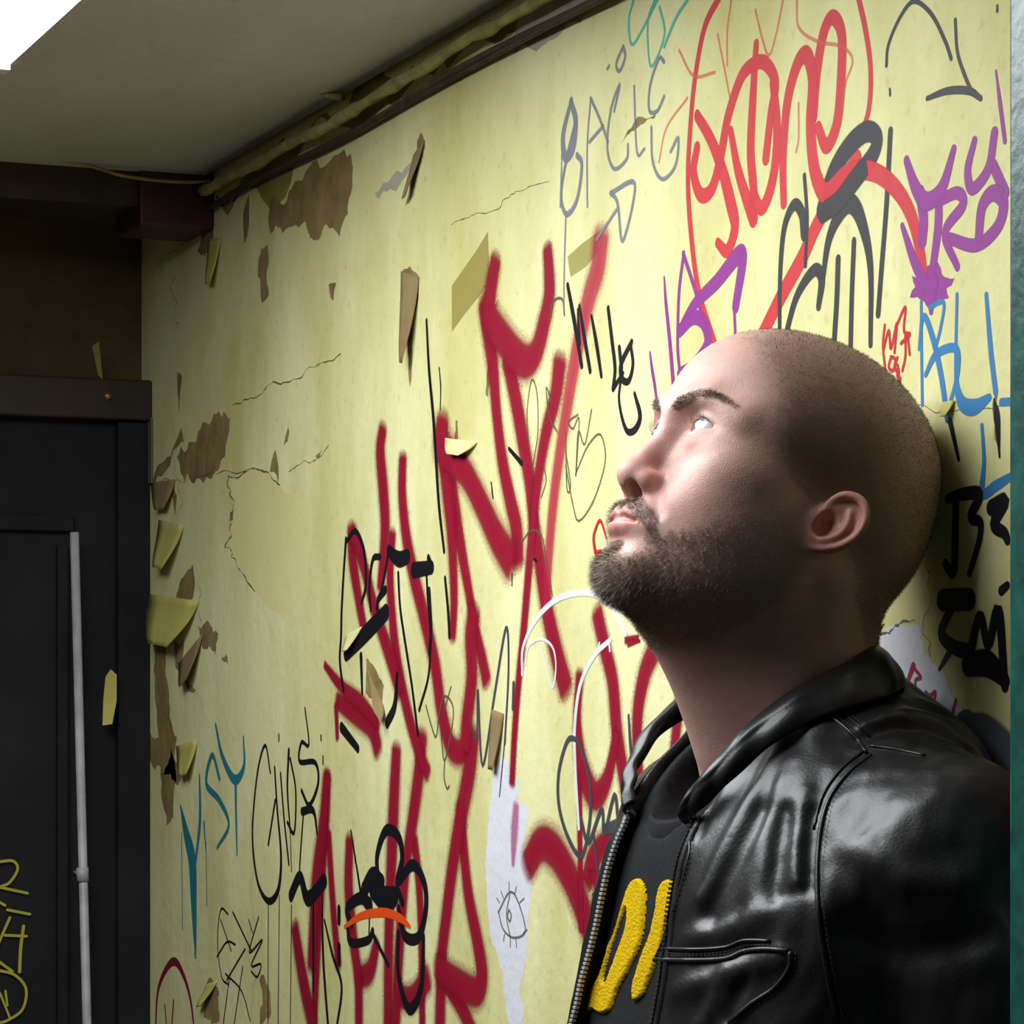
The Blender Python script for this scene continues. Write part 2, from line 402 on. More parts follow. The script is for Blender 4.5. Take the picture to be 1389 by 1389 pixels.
# ================================================================== graffiti and torn paper on the right wall
CROPS = {'A': (400, 0, .3312), 'B': (400, 400, .3312), 'C': (400, 800, .4242), 'D': (740, 0, .4672), 'E': (0, 930, .3312),
         'F': (740, 850, .4672), 'G': (1100, 380, .4898), 'H': (780, 460, .2304), 'P': (0, 0, 1.0)}
def to_px(crop, pts):
    ox, oy, s = CROPS[crop]; return [(ox + x * s, oy + y * s) for x, y in pts]
LAYER = [0]
def paint_mat(name, col, alpha=1.0, soft=False, rough=.55):
    if name in MATS: return MATS[name]
    m = bpy.data.materials.new(name); m.use_nodes = True; MATS[name] = m; nt = m.node_tree
    b = nt.nodes['Principled BSDF']; b.inputs['Base Color'].default_value = col; b.inputs['Roughness'].default_value = rough
    b.inputs['Specular IOR Level'].default_value = .3
    at = nt.nodes.new('ShaderNodeAttribute'); at.attribute_name = 'cover'
    tc = nt.nodes.new('ShaderNodeTexCoord')
    n = nt.nodes.new('ShaderNodeTexNoise'); n.inputs['Scale'].default_value = 420 if soft else 60; n.inputs['Detail'].default_value = 4
    mp = nt.nodes.new('ShaderNodeMapping'); mp.inputs['Scale'].default_value = (1, 1, 1) if soft else (1, 1, .25)
    nt.links.new(tc.outputs['Object'], mp.inputs[0]); nt.links.new(mp.outputs[0], n.inputs['Vector'])
    ma = nt.nodes.new('ShaderNodeMath'); ma.operation = 'MULTIPLY_ADD'
    ma.inputs[1].default_value = .9 if soft else .45; ma.inputs[2].default_value = -.45 if soft else -.20
    nt.links.new(n.outputs['Fac'], ma.inputs[0])
    ad = nt.nodes.new('ShaderNodeMath'); ad.operation = 'ADD'; ad.use_clamp = True
    nt.links.new(at.outputs['Fac'], ad.inputs[0])
    ed = nt.nodes.new('ShaderNodeMath'); ed.operation = 'MULTIPLY'            # noise only where the cover is thin
    om = nt.nodes.new('ShaderNodeMath'); om.operation = 'SUBTRACT'; om.inputs[0].default_value = 1.15
    nt.links.new(at.outputs['Fac'], om.inputs[1]); nt.links.new(om.outputs[0], ed.inputs[0]); nt.links.new(ma.outputs[0], ed.inputs[1])
    nt.links.new(ed.outputs[0], ad.inputs[1])
    mul = nt.nodes.new('ShaderNodeMath'); mul.operation = 'MULTIPLY'; mul.inputs[1].default_value = alpha
    nt.links.new(ad.outputs[0], mul.inputs[0])
    tr = nt.nodes.new('ShaderNodeBsdfTransparent'); mx = nt.nodes.new('ShaderNodeMixShader')
    nt.links.new(mul.outputs[0], mx.inputs[0]); nt.links.new(tr.outputs[0], mx.inputs[1]); nt.links.new(b.outputs[0], mx.inputs[2])
    nt.links.new(mx.outputs[0], nt.nodes['Material Output'].inputs[0])
    return m

def ribbon(px_pts, w_mm, soft, lift, unproject, to2, from2, n=7):
    """one brush stroke: a flat ribbon in wall space whose cover fades at its edges"""
    P2 = np.array([to2(unproject(x, y)) for x, y in px_pts])
    Wd = np.full(len(P2), w_mm) if np.isscalar(w_mm) else np.interp(np.linspace(0, 1, len(P2)), np.linspace(0, 1, len(w_mm)), w_mm)
    C_ = catmull(np.hstack([P2, Wd[:, None]]), n) if len(P2) > 2 else np.hstack([P2, Wd[:, None]])
    if len(C_) < 4: C_ = np.array([C_[0] * (1 - t) + C_[-1] * t for t in np.linspace(0, 1, 6)])
    W = np.maximum(C_[:, 2] * np.where(C_[:, 2] > 3, .68 if soft else .74, 1.0), .6) / 2000.0; P = C_[:, :2]
    T = np.gradient(P, axis=0); T /= np.linalg.norm(T, axis=1)[:, None] + 1e-9
    # round caps
    w0, w1 = W[0], W[-1]
    cap0 = [(P[0] - T[0] * w0 * c, w0 * s) for c, s in ((.95, .30), (.7, .70), (.35, .93))]
    cap1 = [(P[-1] + T[-1] * w1 * c, w1 * s) for c, s in ((.35, .93), (.7, .70), (.95, .30))]
    P = np.vstack([[c[0] for c in cap0], P, [c[0] for c in cap1]])
    W = np.concatenate([[c[1] for c in cap0], W, [c[1] for c in cap1]])
    T = np.vstack([T[:1]] * 3 + [T] + [T[-1:]] * 3); N = np.stack([-T[:, 1], T[:, 0]], 1)
    ends = np.ones(len(P)); 
    if soft:
        prof = [(-1.5, 0), (-1.05, .32), (-.78, .86), (0, 1), (.78, .86), (1.05, .32), (1.5, 0)]
        ends[:3] = (.0, .25, .6); ends[-3:] = (.6, .25, .0)
    else: prof = [(-1.06, 0), (-.93, 1), (.93, 1), (1.06, 0)]
    V, A, F = [], [], []; k = len(prof)
    for i in range(len(P)):
        for o, a in prof:
            V.append(from2(P[i] + N[i] * W[i] * o, lift + 4e-7 * i)); A.append(a * ends[i])
    for i in range(len(P) - 1):
        for j in range(k - 1):
            F.append((i * k + j, i * k + j + 1, (i + 1) * k + j + 1, (i + 1) * k + j))
    return V, A, F
WALL = (lambda x, y: on_x(x, y, 0.0), lambda p: (p[1], p[2]), lambda q, l: (-l, q[0], q[1]))
DOOR = (lambda x, y: on_y(x, y, 2.060), lambda p: (p[0], p[2]), lambda q, l: (q[0], 2.060 - l, q[1]))

def graffiti(label, strokes, m, parent=None, soft=False, surf=WALL, name='graffiti_tag'):
    V, A, F = [], [], []; rr = np.random.RandomState(5)
    for crop, w, pts in strokes:
        if name == 'crack':                                  # a crack wanders and changes width
            q = np.array(pts, float)
            for _ in range(3):
                nx = (q[:-1] + q[1:]) / 2; ln = np.linalg.norm(q[1:] - q[:-1], axis=1)[:, None]
                nx = nx + rr.normal(0, .10, nx.shape) * ln
                z_ = np.empty((len(q) * 2 - 1, 2)); z_[::2] = q; z_[1::2] = nx; q = z_
            pts = [tuple(v) for v in q]; w = list(np.clip(.7 * w * rr.uniform(.1, 1.5, len(pts)), .3, 3))
        LAYER[0] += 1
        lift = .00016 + 1.5e-6 * LAYER[0]
        v, a, f = ribbon(to_px(crop, pts), w, soft, lift, *surf)
        F += [tuple(i + len(V) for i in q) for q in f]; V += v; A += a
    o = mesh_obj(name, V, F, m, parent or wr, label=label)
    set_attr(o, 'cover', A)
    return o

def poly_patch(name, px, m, lift=.0003, label=None, rag=.0, n=5, bulge=0.0, seed=1):
    """an irregular flat patch (bare plaster, tape, stain) lying on the wall, with a ragged rim"""
    rr = np.random.RandomState(seed)
    P = np.array([on_x(x, y, 0.0)[1:] for x, y in px])
    for it in range(3):                                   # fractal subdivision of the outline
        nx = np.roll(P, -1, 0); mid = (P + nx) / 2; ln = np.linalg.norm(nx - P, axis=1)[:, None]
        nr = np.stack([-(nx - P)[:, 1], (nx - P)[:, 0]], 1) / (ln + 1e-9)
        k = (.13 if rag >= .0008 else .07) if rag else .0
        mid = mid + nr * rr.normal(0, 1, (len(P), 1)) * ln * k
        P = np.stack([P, mid], 1).reshape(-1, 2)
    lift = lift * .2
    bm = bmesh.new(); vs_ = [bm.verts.new((-lift, a, b)) for a, b in P]
    es_ = [bm.edges.new((vs_[i], vs_[(i + 1) % len(vs_)])) for i in range(len(vs_))]
    bmesh.ops.triangle_fill(bm, use_beauty=True, use_dissolve=False, edges=es_)
    if bm.faces and sum(fc.normal.x for fc in bm.faces) > 0: bmesh.ops.reverse_faces(bm, faces=bm.faces[:])
    me = bpy.data.meshes.new(name); bm.to_mesh(me); bm.free(); me.materials.append(m)
    o = bpy.data.objects.new(name, me); COL.objects.link(o); o.parent = wr
    if label: o['label'] = label
    return o

def flap(hinge, tip, m, lift=.02, label=None, curl=1.0, n=8, taper=.35):
    """a strip of paper that has come loose: hinged on the wall, its free end curling into the room"""
    a, b = [on_x(*q)[1:] for q in hinge]; c = on_x(*tip)[1:]
    mid = (a + b) / 2; ax = c - mid; V, F = [], []
    for i in range(n + 1):
        t = i / n; w = 1 - (1 - taper) * t ** 1.3
        off = .0006 + lift * (t ** 1.6) * (1 - .35 * curl * t * t)
        for j in range(5):
            s = j / 4 - .5
            e = mid + ax * t * (1 - .18 * curl * t) + (b - a) * s * w
            V.append((-(off + .006 * (abs(s) ** 2) * t), e[0], e[1]))
    for i in range(n):
        for j in range(4): F.append((i * 5 + j, i * 5 + j + 1, (i + 1) * 5 + j + 1, (i + 1) * 5 + j))
    o = mesh_obj('paper_flap', V, F, m, wr, True)
    md = o.modifiers.new('thick', 'SOLIDIFY'); md.thickness = .0007
    if label: o['label'] = label
    return o

crimson = paint_mat('crimson_spray', srgb(150, 12, 44), 1.0, True)
crimson_thin = paint_mat('crimson_spray_thin', srgb(190, 30, 70), .78, True)
redpink = paint_mat('red_marker', srgb(214, 52, 62), .88)
redthin = paint_mat('thin_red_marker', srgb(225, 110, 90), .55)
redhard = paint_mat('bright_red_marker', srgb(200, 32, 40), .95)
charcoal = paint_mat('charcoal_marker', srgb(58, 56, 60), .93)
black = paint_mat('black_marker', srgb(18, 17, 24), .97)
slate = paint_mat('slate_marker', srgb(70, 72, 80), .9)
purple = paint_mat('purple_marker', srgb(148, 56, 146), .93)
blue = paint_mat('blue_marker', srgb(52, 128, 186), .9)
teal = paint_mat('teal_marker', srgb(30, 128, 146), .92)
cyan = paint_mat('turquoise_marker', srgb(70, 196, 176), .8)
greyv = paint_mat('grey_violet_marker', srgb(132, 134, 152), .8)
pencil = paint_mat('pencil_line', srgb(96, 92, 64), .75)
whitep = paint_mat('white_paint', srgb(236, 238, 240), .85)
orange = paint_mat('orange_marker', srgb(240, 84, 20), .97)
lime = paint_mat('yellow_green_marker', srgb(178, 170, 60), .85)

# ---- patches below the paint
m_bare = plaster_mat('bare_white_plaster', srgb(226, 226, 234), srgb(206, 206, 216), 8, .5, .9, .3)
m_greyp = plaster_mat('bare_grey_plaster', srgb(186, 180, 160), srgb(150, 142, 122), 9, .6, .9, .4)
m_tape = paint_mat('old_tape', srgb(170, 158, 84), .75)
m_brown = plaster_mat('brown_backing', srgb(150, 130, 82), srgb(104, 82, 54), 26, .9, .9, .5)
m_flap = plaster_mat('yellow_paper_flap', srgb(196, 190, 106), srgb(150, 140, 70), 12, .5, .85, .3)
m_flapb = plaster_mat('tan_paper_back', srgb(150, 130, 88), srgb(104, 84, 54), 16, .6, .9, .3)
m_clean = plaster_mat('clean_yellow_paper', srgb(226, 220, 156), srgb(206, 198, 118), 5, .5, .8, .2)
m_old = plaster_mat('old_dirty_paper', srgb(150, 140, 72), srgb(100, 84, 44), 9, .8, .85, .5)

poly_patch('bare_patch', [(681, 1018), (690, 1030), (692, 1048), (704, 1068), (700, 1084), (713, 1090), (714, 1120), (717, 1170), (720, 1225), (716, 1270), (711, 1310), (708, 1360), (705, 1395), (692, 1395), (683, 1345), (673, 1290), (663, 1245), (659, 1190), (660, 1150), (663, 1100), (667, 1060), (674, 1040)], m_bare, .0004, 'white bare plaster where a strip of paper is gone', .0012, 4)
poly_patch('bare_patch', [(1150, 885), (1176, 872), (1195, 862), (1205, 850), (1222, 846), (1240, 845), (1250, 868), (1262, 893), (1284, 925), (1300, 960), (1322, 985), (1345, 1040), (1364, 1110), (1330, 1140), (1230, 1000)], m_bare, .0004, 'white bare plaster patch behind the neck', .001, 4)
poly_patch('bare_patch', [(700, 72), (698, 50), (704, 20), (735, -6), (802, -8), (798, 16), (775, 30), (762, 44), (744, 56), (728, 70), (712, 60)], m_greyp, .0004, 'grey plaster patch below the ceiling', .0005, 4)
# brown stain band under the wiring
band = [(292, 262), (340, 232), (400, 196), (470, 150), (560, 88), (640, 38), (700, 10), (705, 26), (640, 60), (560, 112), (470, 172), (400, 220), (340, 256), (300, 280)]
poly_patch('stain_band', band, m_old, .0003, None, .001, 3)
# flatter cleaner layer beside the torn edge
poly_patch('torn_layer', [(308, 648), (330, 637), (350, 636), (366, 642), (380, 660), (410, 668), (425, 720), (420, 800), (395, 850), (360, 818), (347, 802), (335, 785), (322, 768), (306, 742), (312, 712), (319, 690)], m_clean, .0006, 'paler inner layer exposed by torn paper', .0006, 4)
poly_patch('stain', [(368, 268), (400, 246), (440, 226), (476, 208), (478, 250), (472, 290), (448, 310), (432, 326), (418, 316), (414, 300), (380, 308), (368, 318)], m_brown, .0005, 'brown torn patch below the ceiling', .0012, 4)
poly_patch('stain', [(508, 262), (520, 248), (545, 235), (560, 218), (563, 226), (545, 246), (528, 258), (514, 270)], m_greyp, .0007, None, .0004, 3)
poly_patch('stain', [(563, 218), (566, 190), (572, 180), (577, 198), (570, 225), (560, 262), (550, 280), (556, 245)], m_brown, .0006, None, .0004, 3)
for px_ in ([(355, 335), (363, 332), (365, 400), (355, 410)], [(290, 560), (312, 568), (305, 620), (285, 650), (250, 655), (240, 620), (262, 600)],
            [(205, 850), (225, 868), (228, 930), (240, 1000), (235, 1110), (226, 1120), (218, 1040), (190, 1050), (186, 1035), (215, 1000), (210, 930)],
            [(232, 1015), (250, 1040), (240, 1065), (222, 1050)], [(278, 1338), (297, 1345), (298, 1375), (288, 1392), (276, 1380)], [(352, 1330), (366, 1345), (368, 1375), (352, 1392)],
            [(268, 850), (280, 842), (296, 860), (292, 888), (275, 880)]):
    poly_patch('stain', px_, m_brown, .0005, None, .0012, 4, seed=len(px_) + int(px_[0][0]))
for px_ in ([(278, 300), (288, 285), (290, 330), (278, 348), (268, 340)], [(330, 290), (338, 262), (336, 320), (331, 332)], [(240, 505), (247, 510), (243, 560)], [(246, 580), (250, 600), (224, 640), (206, 652), (215, 630)],
            [(262, 765), (262, 810), (236, 818), (246, 785)], [(236, 870), (250, 866), (246, 910), (266, 935), (262, 940), (238, 905)], [(300, 895), (307, 886), (313, 905)], [(366, 640), (374, 610), (377, 628), (378, 655), (372, 640)],
            [(385, 605), (392, 570), (390, 600)], [(312, 695), (317, 690), (316, 706), (311, 708)], [(232, 650), (240, 672), (238, 700), (228, 660)], [(545, 368), (556, 361), (569, 376), (568, 402), (562, 430), (559, 470), (558, 515), (556, 526), (551, 450), (547, 400)],
            [(664, 385), (668, 388), (668, 480), (665, 515), (662, 539), (659, 536), (664, 480)], [(618, 570), (621, 570), (621, 596), (616, 596)], [(1348, 540), (1353, 535), (1357, 610), (1352, 600)], [(428, 620), (436, 610), (433, 622)], [(865, 158), (892, 152), (888, 160), (866, 172), (842, 195), (850, 180)],
            [(497, 892), (508, 905), (521, 930), (520, 985), (512, 960), (496, 940)], [(446, 386), (456, 384), (452, 408), (448, 404)]):
    poly_patch('torn_gap', px_, m_brown, .0008, None, .0003, 3, seed=int(px_[0][1]))
tp = poly_patch('tape_strip', [(613, 388), (628, 366), (645, 342), (662, 314), (663, 345), (665, 380), (650, 402), (632, 424), (613, 450), (613, 420)], m_tape, .0009, 'yellowed strip of old tape', 0, 2); set_attr(tp, 'cover', [1.0] * len(tp.data.vertices))
tp = poly_patch('tape_strip', [(770, 348), (790, 330), (810, 316), (812, 340), (795, 362), (774, 376)], m_tape, .0009, None, 0, 2); set_attr(tp, 'cover', [.8] * len(tp.data.vertices))

# ---- loose paper
flap([(520, 955), (498, 905)], (528, 985), m_flapb, .014, 'curl of loose paper with a tan back')
flap([(668, 962), (684, 968)], (672, 1062), m_flapb, .006, 'hanging strip of loose paper')
flap([(216, 705), (250, 712)], (228, 785), m_flap, .022, 'yellow paper curl near the corner')
flap([(198, 805), (270, 815)], (232, 890), m_flap, .026, 'broad yellow paper curl near the corner')
flap([(205, 655), (238, 650)], (226, 700), m_flapb, .012)
flap([(283, 325), (300, 322)], (292, 400), m_flap, .012)
flap([(243, 900), (275, 860)], (262, 935), m_flapb, .016)
flap([(240, 1012), (268, 1004)], (258, 1062), m_flap, .012)
flap([(605, 594), (648, 600)], (622, 622), m_clean, .008, 'small triangular paper flap over the crimson letters')
flap([(562, 210), (577, 190)], (556, 282), m_flapb, .010)
flap([(545, 368), (569, 376)], (557, 520), m_flapb, .014, 'long curled sliver of loose paper', taper=.12)
flap([(470, 862), (492, 850)], (474, 888), m_clean, .006)
flap([(296, 1330), (280, 1335)], (275, 1372), m_flap, .010)
flap([(1280, 546), (1296, 543)], (1288, 570), m_flap, .005, 'scrap of loose paper beside the shaved head')
flap([(1186, 868), (1200, 846)], (1184, 852), m_clean, .006)
# scrap of yellow paper left on the door edge
v_ = [on_y(a, b, 2.03) for a, b in ((143, 918), (150, 908), (158, 915), (158, 950), (152, 982), (139, 984), (140, 950))]
sc_ = mesh_obj('paper_scrap', v_, [tuple(range(7))], m_flap, dr); sc_.matrix_parent_inverse = dr.matrix_world.inverted()
md = sc_.modifiers.new('thick', 'SOLIDIFY'); md.thickness = .001
v_ = [on_y(a, b, 2.03) for a, b in ((125, 470), (134, 463), (138, 500), (139, 515), (133, 508))]
sc_ = mesh_obj('paper_scrap', v_, [tuple(range(5))], m_old, dr); sc_.matrix_parent_inverse = dr.matrix_world.inverted()

# ---- cracks
graffiti('fine cracks in the yellow paper', [('P', 1.2, [(612, 305), (640, 292), (662, 288), (690, 268), (715, 255), (745, 246)]), ('P', 2.0, [(315, 550), (345, 540), (372, 518), (420, 498), (462, 480)]),
    ('P', 1.6, [(200, 668), (250, 655), (300, 640), (365, 640)]), ('P', 1.6, [(392, 640), (420, 628), (446, 604)]), ('P', 1.5, [(238, 375), (240, 410), (241, 450)]), ('P', 1.0, [(1180, 520), (1270, 560), (1330, 556), (1364, 548)]),
    ('P', 1.0, [(1256, 770), (1258, 830), (1262, 890)]), ('P', 1.0, [(232, 560), (236, 640), (240, 700)]), ('P', 1.2, [(250, 330), (222, 345), (205, 375)]), ('P', 1.2, [(271, 780), (272, 840), (271, 880)]),
    ('P', 3.0, [(380, 658), (362, 640), (340, 636), (310, 646), (318, 680), (314, 710), (305, 742), (322, 768), (346, 802)]), ('P', 1.0, [(340, 1100), (342, 1250), (344, 1389)]), ('P', 2.5, [(1195, 860), (1215, 848), (1240, 842)]), ('P', 2.0, [(1186, 850), (1190, 872)])], pencil, name='crack')

# ---- crimson spray letters
graffiti('upper crimson sprayed letters over the middle of the wall', [
    ('B', [40, 52, 56, 44, 38, 30], [(822, -140), (800, 0), (800, 90), (860, 190), (935, 270), (985, 240), (1022, 110), (1042, 0), (1040, -110), (1034, -190)]),
    ('B', [46, 44, 34, 36, 40, 44], [(775, 30), (792, 150), (812, 300), (826, 480), (850, 680), (882, 840), (908, 960), (912, 1090)]),
    ('B', [40, 40, 36, 40, 46], [(870, 260), (905, 430), (935, 600), (962, 760), (980, 930), (1005, 1110), (1035, 1300), (1075, 1480), (1110, 1610)]),
    ('B', [44, 36, 30, 26, 24, 22, 20], [(1085, 275), (1068, 410), (1030, 560), (1000, 730), (978, 900), (962, 1080), (948, 1250), (935, 1400), (915, 1600), (900, 1800), (890, 2000)]),
    ('B', [50, 60, 48, 50, 60], [(605, 515), (598, 620), (640, 660), (705, 740), (765, 860), (825, 990), (885, 1090)]),
    ('B', [48, 44, 36, 30, 28], [(610, 640), (625, 800), (640, 950), (648, 1100), (652, 1260), (645, 1400)]),
    ('B', [40, 36, 30, 30, 34], [(640, 760), (660, 900), (685, 1060), (710, 1200), (735, 1350), (765, 1480), (785, 1580)])], crimson, soft=True)
graffiti('translucent crimson stroke beside the black marker name', [('B', [48, 46, 40, 34, 30, 28, 26], [(1255, -240), (1240, -110), (1205, 10), (1155, 230), (1112, 480), (1075, 720), (1052, 920), (1035, 1150), (1030, 1300)])], crimson_thin, soft=True)
graffiti('crimson sprayed letters left of the loose paper curl', [
    ('B', [36, 44, 42, 30], [(360, 550), (350, 640), (362, 800), (370, 940), (362, 1080), (350, 1200)]),
    ('B', [34, 40, 40, 42, 46], [(442, 670), (440, 820), (458, 1000), (490, 1160), (530, 1320), (575, 1520), (600, 1700), (640, 1850), (690, 1860), (705, 1740), (725, 1560), (720, 1400), (735, 1300)]),
    ('B', [36, 40, 34, 30], [(230, 955), (238, 1090), (262, 1250), (285, 1380)]),
    ('B', [34, 34, 36, 40, 36], [(240, 980), (285, 1120), (325, 1280), (370, 1420), (405, 1530), (430, 1620)]),
    ('B', [30, 34, 34, 30], [(400, 980), (390, 1150), (400, 1330), (420, 1500), (460, 1700), (510, 1880), (545, 1960)]),
    ('C', [14, 24, 30, 20], [(95, 240), (150, 310), (210, 360), (268, 430)]), ('C', [30, 44, 40], [(135, 355), (190, 395), (245, 440), (266, 510)]), ('C', [20, 16], [(132, 370), (134, 420), (136, 475)])], crimson, soft=True)
graffiti('lower crimson sprayed letters beside the white bare strip', [
    ('C', [26, 38, 40, 30], [(105, 590), (100, 720), (90, 860), (80, 1000), (70, 1180), (62, 1389)]), ('C', [26, 30, 30], [(108, 780), (118, 950), (128, 1080), (140, 1200)]),
    ('C', [40, 50, 42, 40], [(325, 512), (318, 650), (312, 800), (306, 950), (300, 1150), (298, 1400)]),
    ('C', [40, 46, 36, 40, 40], [(408, 468), (395, 600), (376, 740), (358, 860), (345, 1000), (332, 1180), (322, 1400)]), ('C', [30, 30, 26, 26], [(382, 800), (398, 950), (405, 1150), (408, 1400)]),
    ('C', [36, 44, 40, 36], [(175, 800), (172, 950), (185, 1100), (203, 1250), (205, 1400)]), ('C', [36, 40, 30], [(200, 1240), (240, 1220), (262, 1130)]),
    ('C', [44, 50, 44, 40, 40, 42], [(572, 462), (556, 590), (532, 720), (505, 880), (485, 1040), (470, 1180), (464, 1400)]),
    ('C', [34, 34, 40, 46, 50, 44], [(530, 690), (540, 830), (556, 980), (585, 1130), (598, 1230), (580, 1285), (520, 1255), (455, 1205)]), ('C', [36, 36], [(468, 1230), (530, 1330), (570, 1420)]),
    ('C', [40, 44], [(330, 1295), (375, 1305), (425, 1240)]), ('C', [40, 50, 50], [(0, 1080), (15, 1180), (35, 1290), (60, 1400)]), ('E', [40, 50, 40], [(1340, 370), (1325, 560), (1300, 760), (1285, 960), (1275, 1150)])], crimson, soft=True)
graffiti('crimson arch and strokes running behind the open jacket', [
    ('C', [50, 56, 54, 50], [(745, 880), (785, 815), (830, 835), (885, 930), (930, 1050), (960, 1150)]),
    ('F', [34, 34, 34, 30], [(150, -40), (172, 60), (195, 160), (207, 300), (228, 440), (250, 570)]), ('F', [36, 34, 30, 26], [(320, 60), (290, 130), (270, 230), (266, 340), (275, 480)]),
    ('F', [26, 26, 40, 44, 30, 20], [(100, 140), (92, 270), (105, 400), (142, 490), (180, 440), (206, 310)]), ('F', [18, 16, 16], [(98, 420), (100, 600), (102, 740), (104, 880)]),
    ('F', [26, 24, 22], [(390, 210), (378, 320), (366, 430), (360, 500)]), ('F', [36, 40, 36], [(120, 740), (140, 670), (180, 630), (225, 640)]), ('F', [30, 40], [(140, 700), (160, 780), (150, 820)]),
    ('F', [10, 8], [(232, 40), (270, 32)]), ('F', [10, 3], [(240, 50), (275, 42)])], crimson, soft=True)
whitecrim = graffiti('faint pink spray drips on the white bare strip', [('C', [20, 24, 10], [(708, 690), (702, 780), (698, 880)])], paint_mat('pink_mist', srgb(190, 60, 130), .6, True), soft=True)

# ---- red marker tag upper right
graffiti('large red marker tag in a loop above the shaved head', [
    ('D', 11, [(506, -10), (462, 80), (434, 230), (420, 380), (414, 530), (424, 690), (446, 850), (492, 1000)]), ('D', 9, [(908, -10), (930, 90), (944, 200), (940, 310), (918, 392)]),
    ('D', [14, 18, 22, 18, 12], [(440, 335), (480, 405), (512, 490), (538, 590), (550, 660), (528, 728), (500, 705)]),
    ('D', [16, 18, 16, 16], [(440, 430), (430, 500), (450, 565), (482, 550), (508, 460), (530, 340), (568, 225), (606, 185), (640, 185), (668, 240), (655, 330), (640, 460)]),
    ('D', [12, 18, 18, 16], [(612, 128), (602, 290), (596, 440), (604, 550), (600, 630)]), ('D', [12, 18, 20], [(538, 380), (558, 490), (585, 580), (604, 635)]),
    ('D', [14, 18, 18, 14], [(660, 240), (672, 350), (668, 470), (650, 560), (626, 605), (604, 560)]),
    ('D', [14, 18, 20, 20, 22, 20, 18, 14], [(692, 590), (690, 460), (702, 300), (730, 190), (758, 160), (776, 230), (770, 350), (776, 460), (792, 530), (818, 560), (880, 502), (950, 498), (1012, 542), (1060, 620), (1088, 730), (1102, 830)]),
    ('D', [16, 18, 16, 18, 18, 14], [(778, 340), (788, 210), (808, 95), (834, 50), (860, 100), (858, 240), (846, 360), (816, 425), (792, 370)]),
    ('D', [18, 20, 22, 20], [(905, 460), (842, 560), (790, 650), (742, 755), (690, 850), (630, 970)])], redpink)
graffiti('faint thin red scribbles around the large red tag', [('D', 4, [(610, 30), (632, 120), (650, 160), (672, 90), (690, 0)]), ('D', 4, [(540, 0), (528, 90), (528, 190)]), ('D', 4, [(388, 145), (430, 220), (492, 210)]),
    ('D', 4, [(730, 0), (736, 80), (790, 120), (860, 135), (892, 175), (872, 240), (862, 310)]), ('D', 4, [(330, 470), (352, 370), (412, 285)]), ('D', 4, [(500, 100), (520, 200), (535, 280)]), ('D', 4, [(735, 300), (735, 400), (728, 440)])], redthin)
# ---- charcoal tag
graffiti('charcoal marker letters just above the shaved head', [
    ('D', [22, 24, 20, 24, 22], [(802, 610), (836, 500), (886, 420), (934, 382), (964, 402), (948, 455), (900, 520), (850, 585), (806, 618)]),
    ('D', 7, [(752, 510), (760, 640), (755, 770)]), ('D', [16, 14, 10, 8], [(752, 680), (745, 620), (722, 595), (694, 660), (682, 790), (680, 960)]),
    ('D', [10, 12, 16, 10], [(696, 980), (730, 860), (780, 785), (802, 810), (793, 890)]), ('D', [8, 14, 22, 20, 12, 8], [(802, 840), (822, 700), (858, 615), (890, 592), (920, 650), (944, 780), (944, 1000)]),
    ('D', 10, [(850, 752), (846, 870), (838, 1000)]), ('D', 9, [(896, 700), (890, 850), (886, 1010)]), ('D', 9, [(1002, 380), (990, 600), (976, 780), (966, 912)])], charcoal)
graffiti('thin charcoal arc and tick near the green jamb', [('D', 5, [(990, 190), (996, 130), (1030, 50), (1070, 4), (1120, 40), (1160, 118), (1178, 170)]), ('D', 5, [(1190, 58), (1196, 150), (1218, 220), (1236, 262)]), ('D', [5, 9, 6], [(1108, 286), (1168, 264), (1230, 264), (1264, 286)]), ('D', 3, [(1000, 260), (1001, 275)]), ('D', 3, [(1312, 18), (1312, 32)])], charcoal)
# ---- purple
graffiti('purple marker letters left of the shaved head', [('D', [4, 9, 9], [(345, 805), (350, 880), (362, 1000), (372, 1120)]), ('D', 7, [(402, 735), (388, 850), (384, 1000), (390, 1080)]), ('D', [10, 18, 22, 16], [(388, 960), (432, 885), (500, 815), (560, 740), (572, 760), (552, 890)]),
    ('D', [16, 18, 14], [(390, 960), (430, 922), (462, 940), (470, 1000), (430, 1060), (390, 1085)]), ('H', [4, 7, 7, 6], [(442, 78), (455, 180), (470, 270), (480, 350)]), ('D', 6, [(548, 890), (552, 980)]), ('D', 7, [(400, 735), (440, 860), (470, 980)])], purple)
graffiti('purple marker letters beside the green jamb', [('D', [10, 16, 19, 16, 9], [(1048, 465), (1075, 545), (1108, 585), (1152, 545), (1186, 432)]), ('D', 16, [(1088, 560), (1098, 640), (1094, 700)]), ('D', [13, 14, 12], [(1142, 570), (1140, 660), (1122, 800)]),
    ('D', [12, 13, 13, 9], [(1140, 585), (1196, 560), (1212, 596), (1160, 676), (1196, 775)]), ('D', [12, 14, 16, 16, 13], [(1172, 692), (1250, 712), (1312, 660), (1330, 590), (1300, 560), (1268, 600), (1258, 690)]), ('D', [9, 13, 13, 12], [(1246, 408), (1226, 495), (1240, 548), (1286, 490), (1304, 385)]),
    ('D', [2, 6, 6], [(1308, 205), (1320, 300), (1334, 410)]), ('D', [7, 13, 16], [(1036, 655), (1068, 750), (1100, 820)]), ('D', [29, 16, 7], [(1118, 830), (1120, 870), (1120, 905)]), ('D', [13, 14], [(1300, 480), (1335, 560)])], purple)
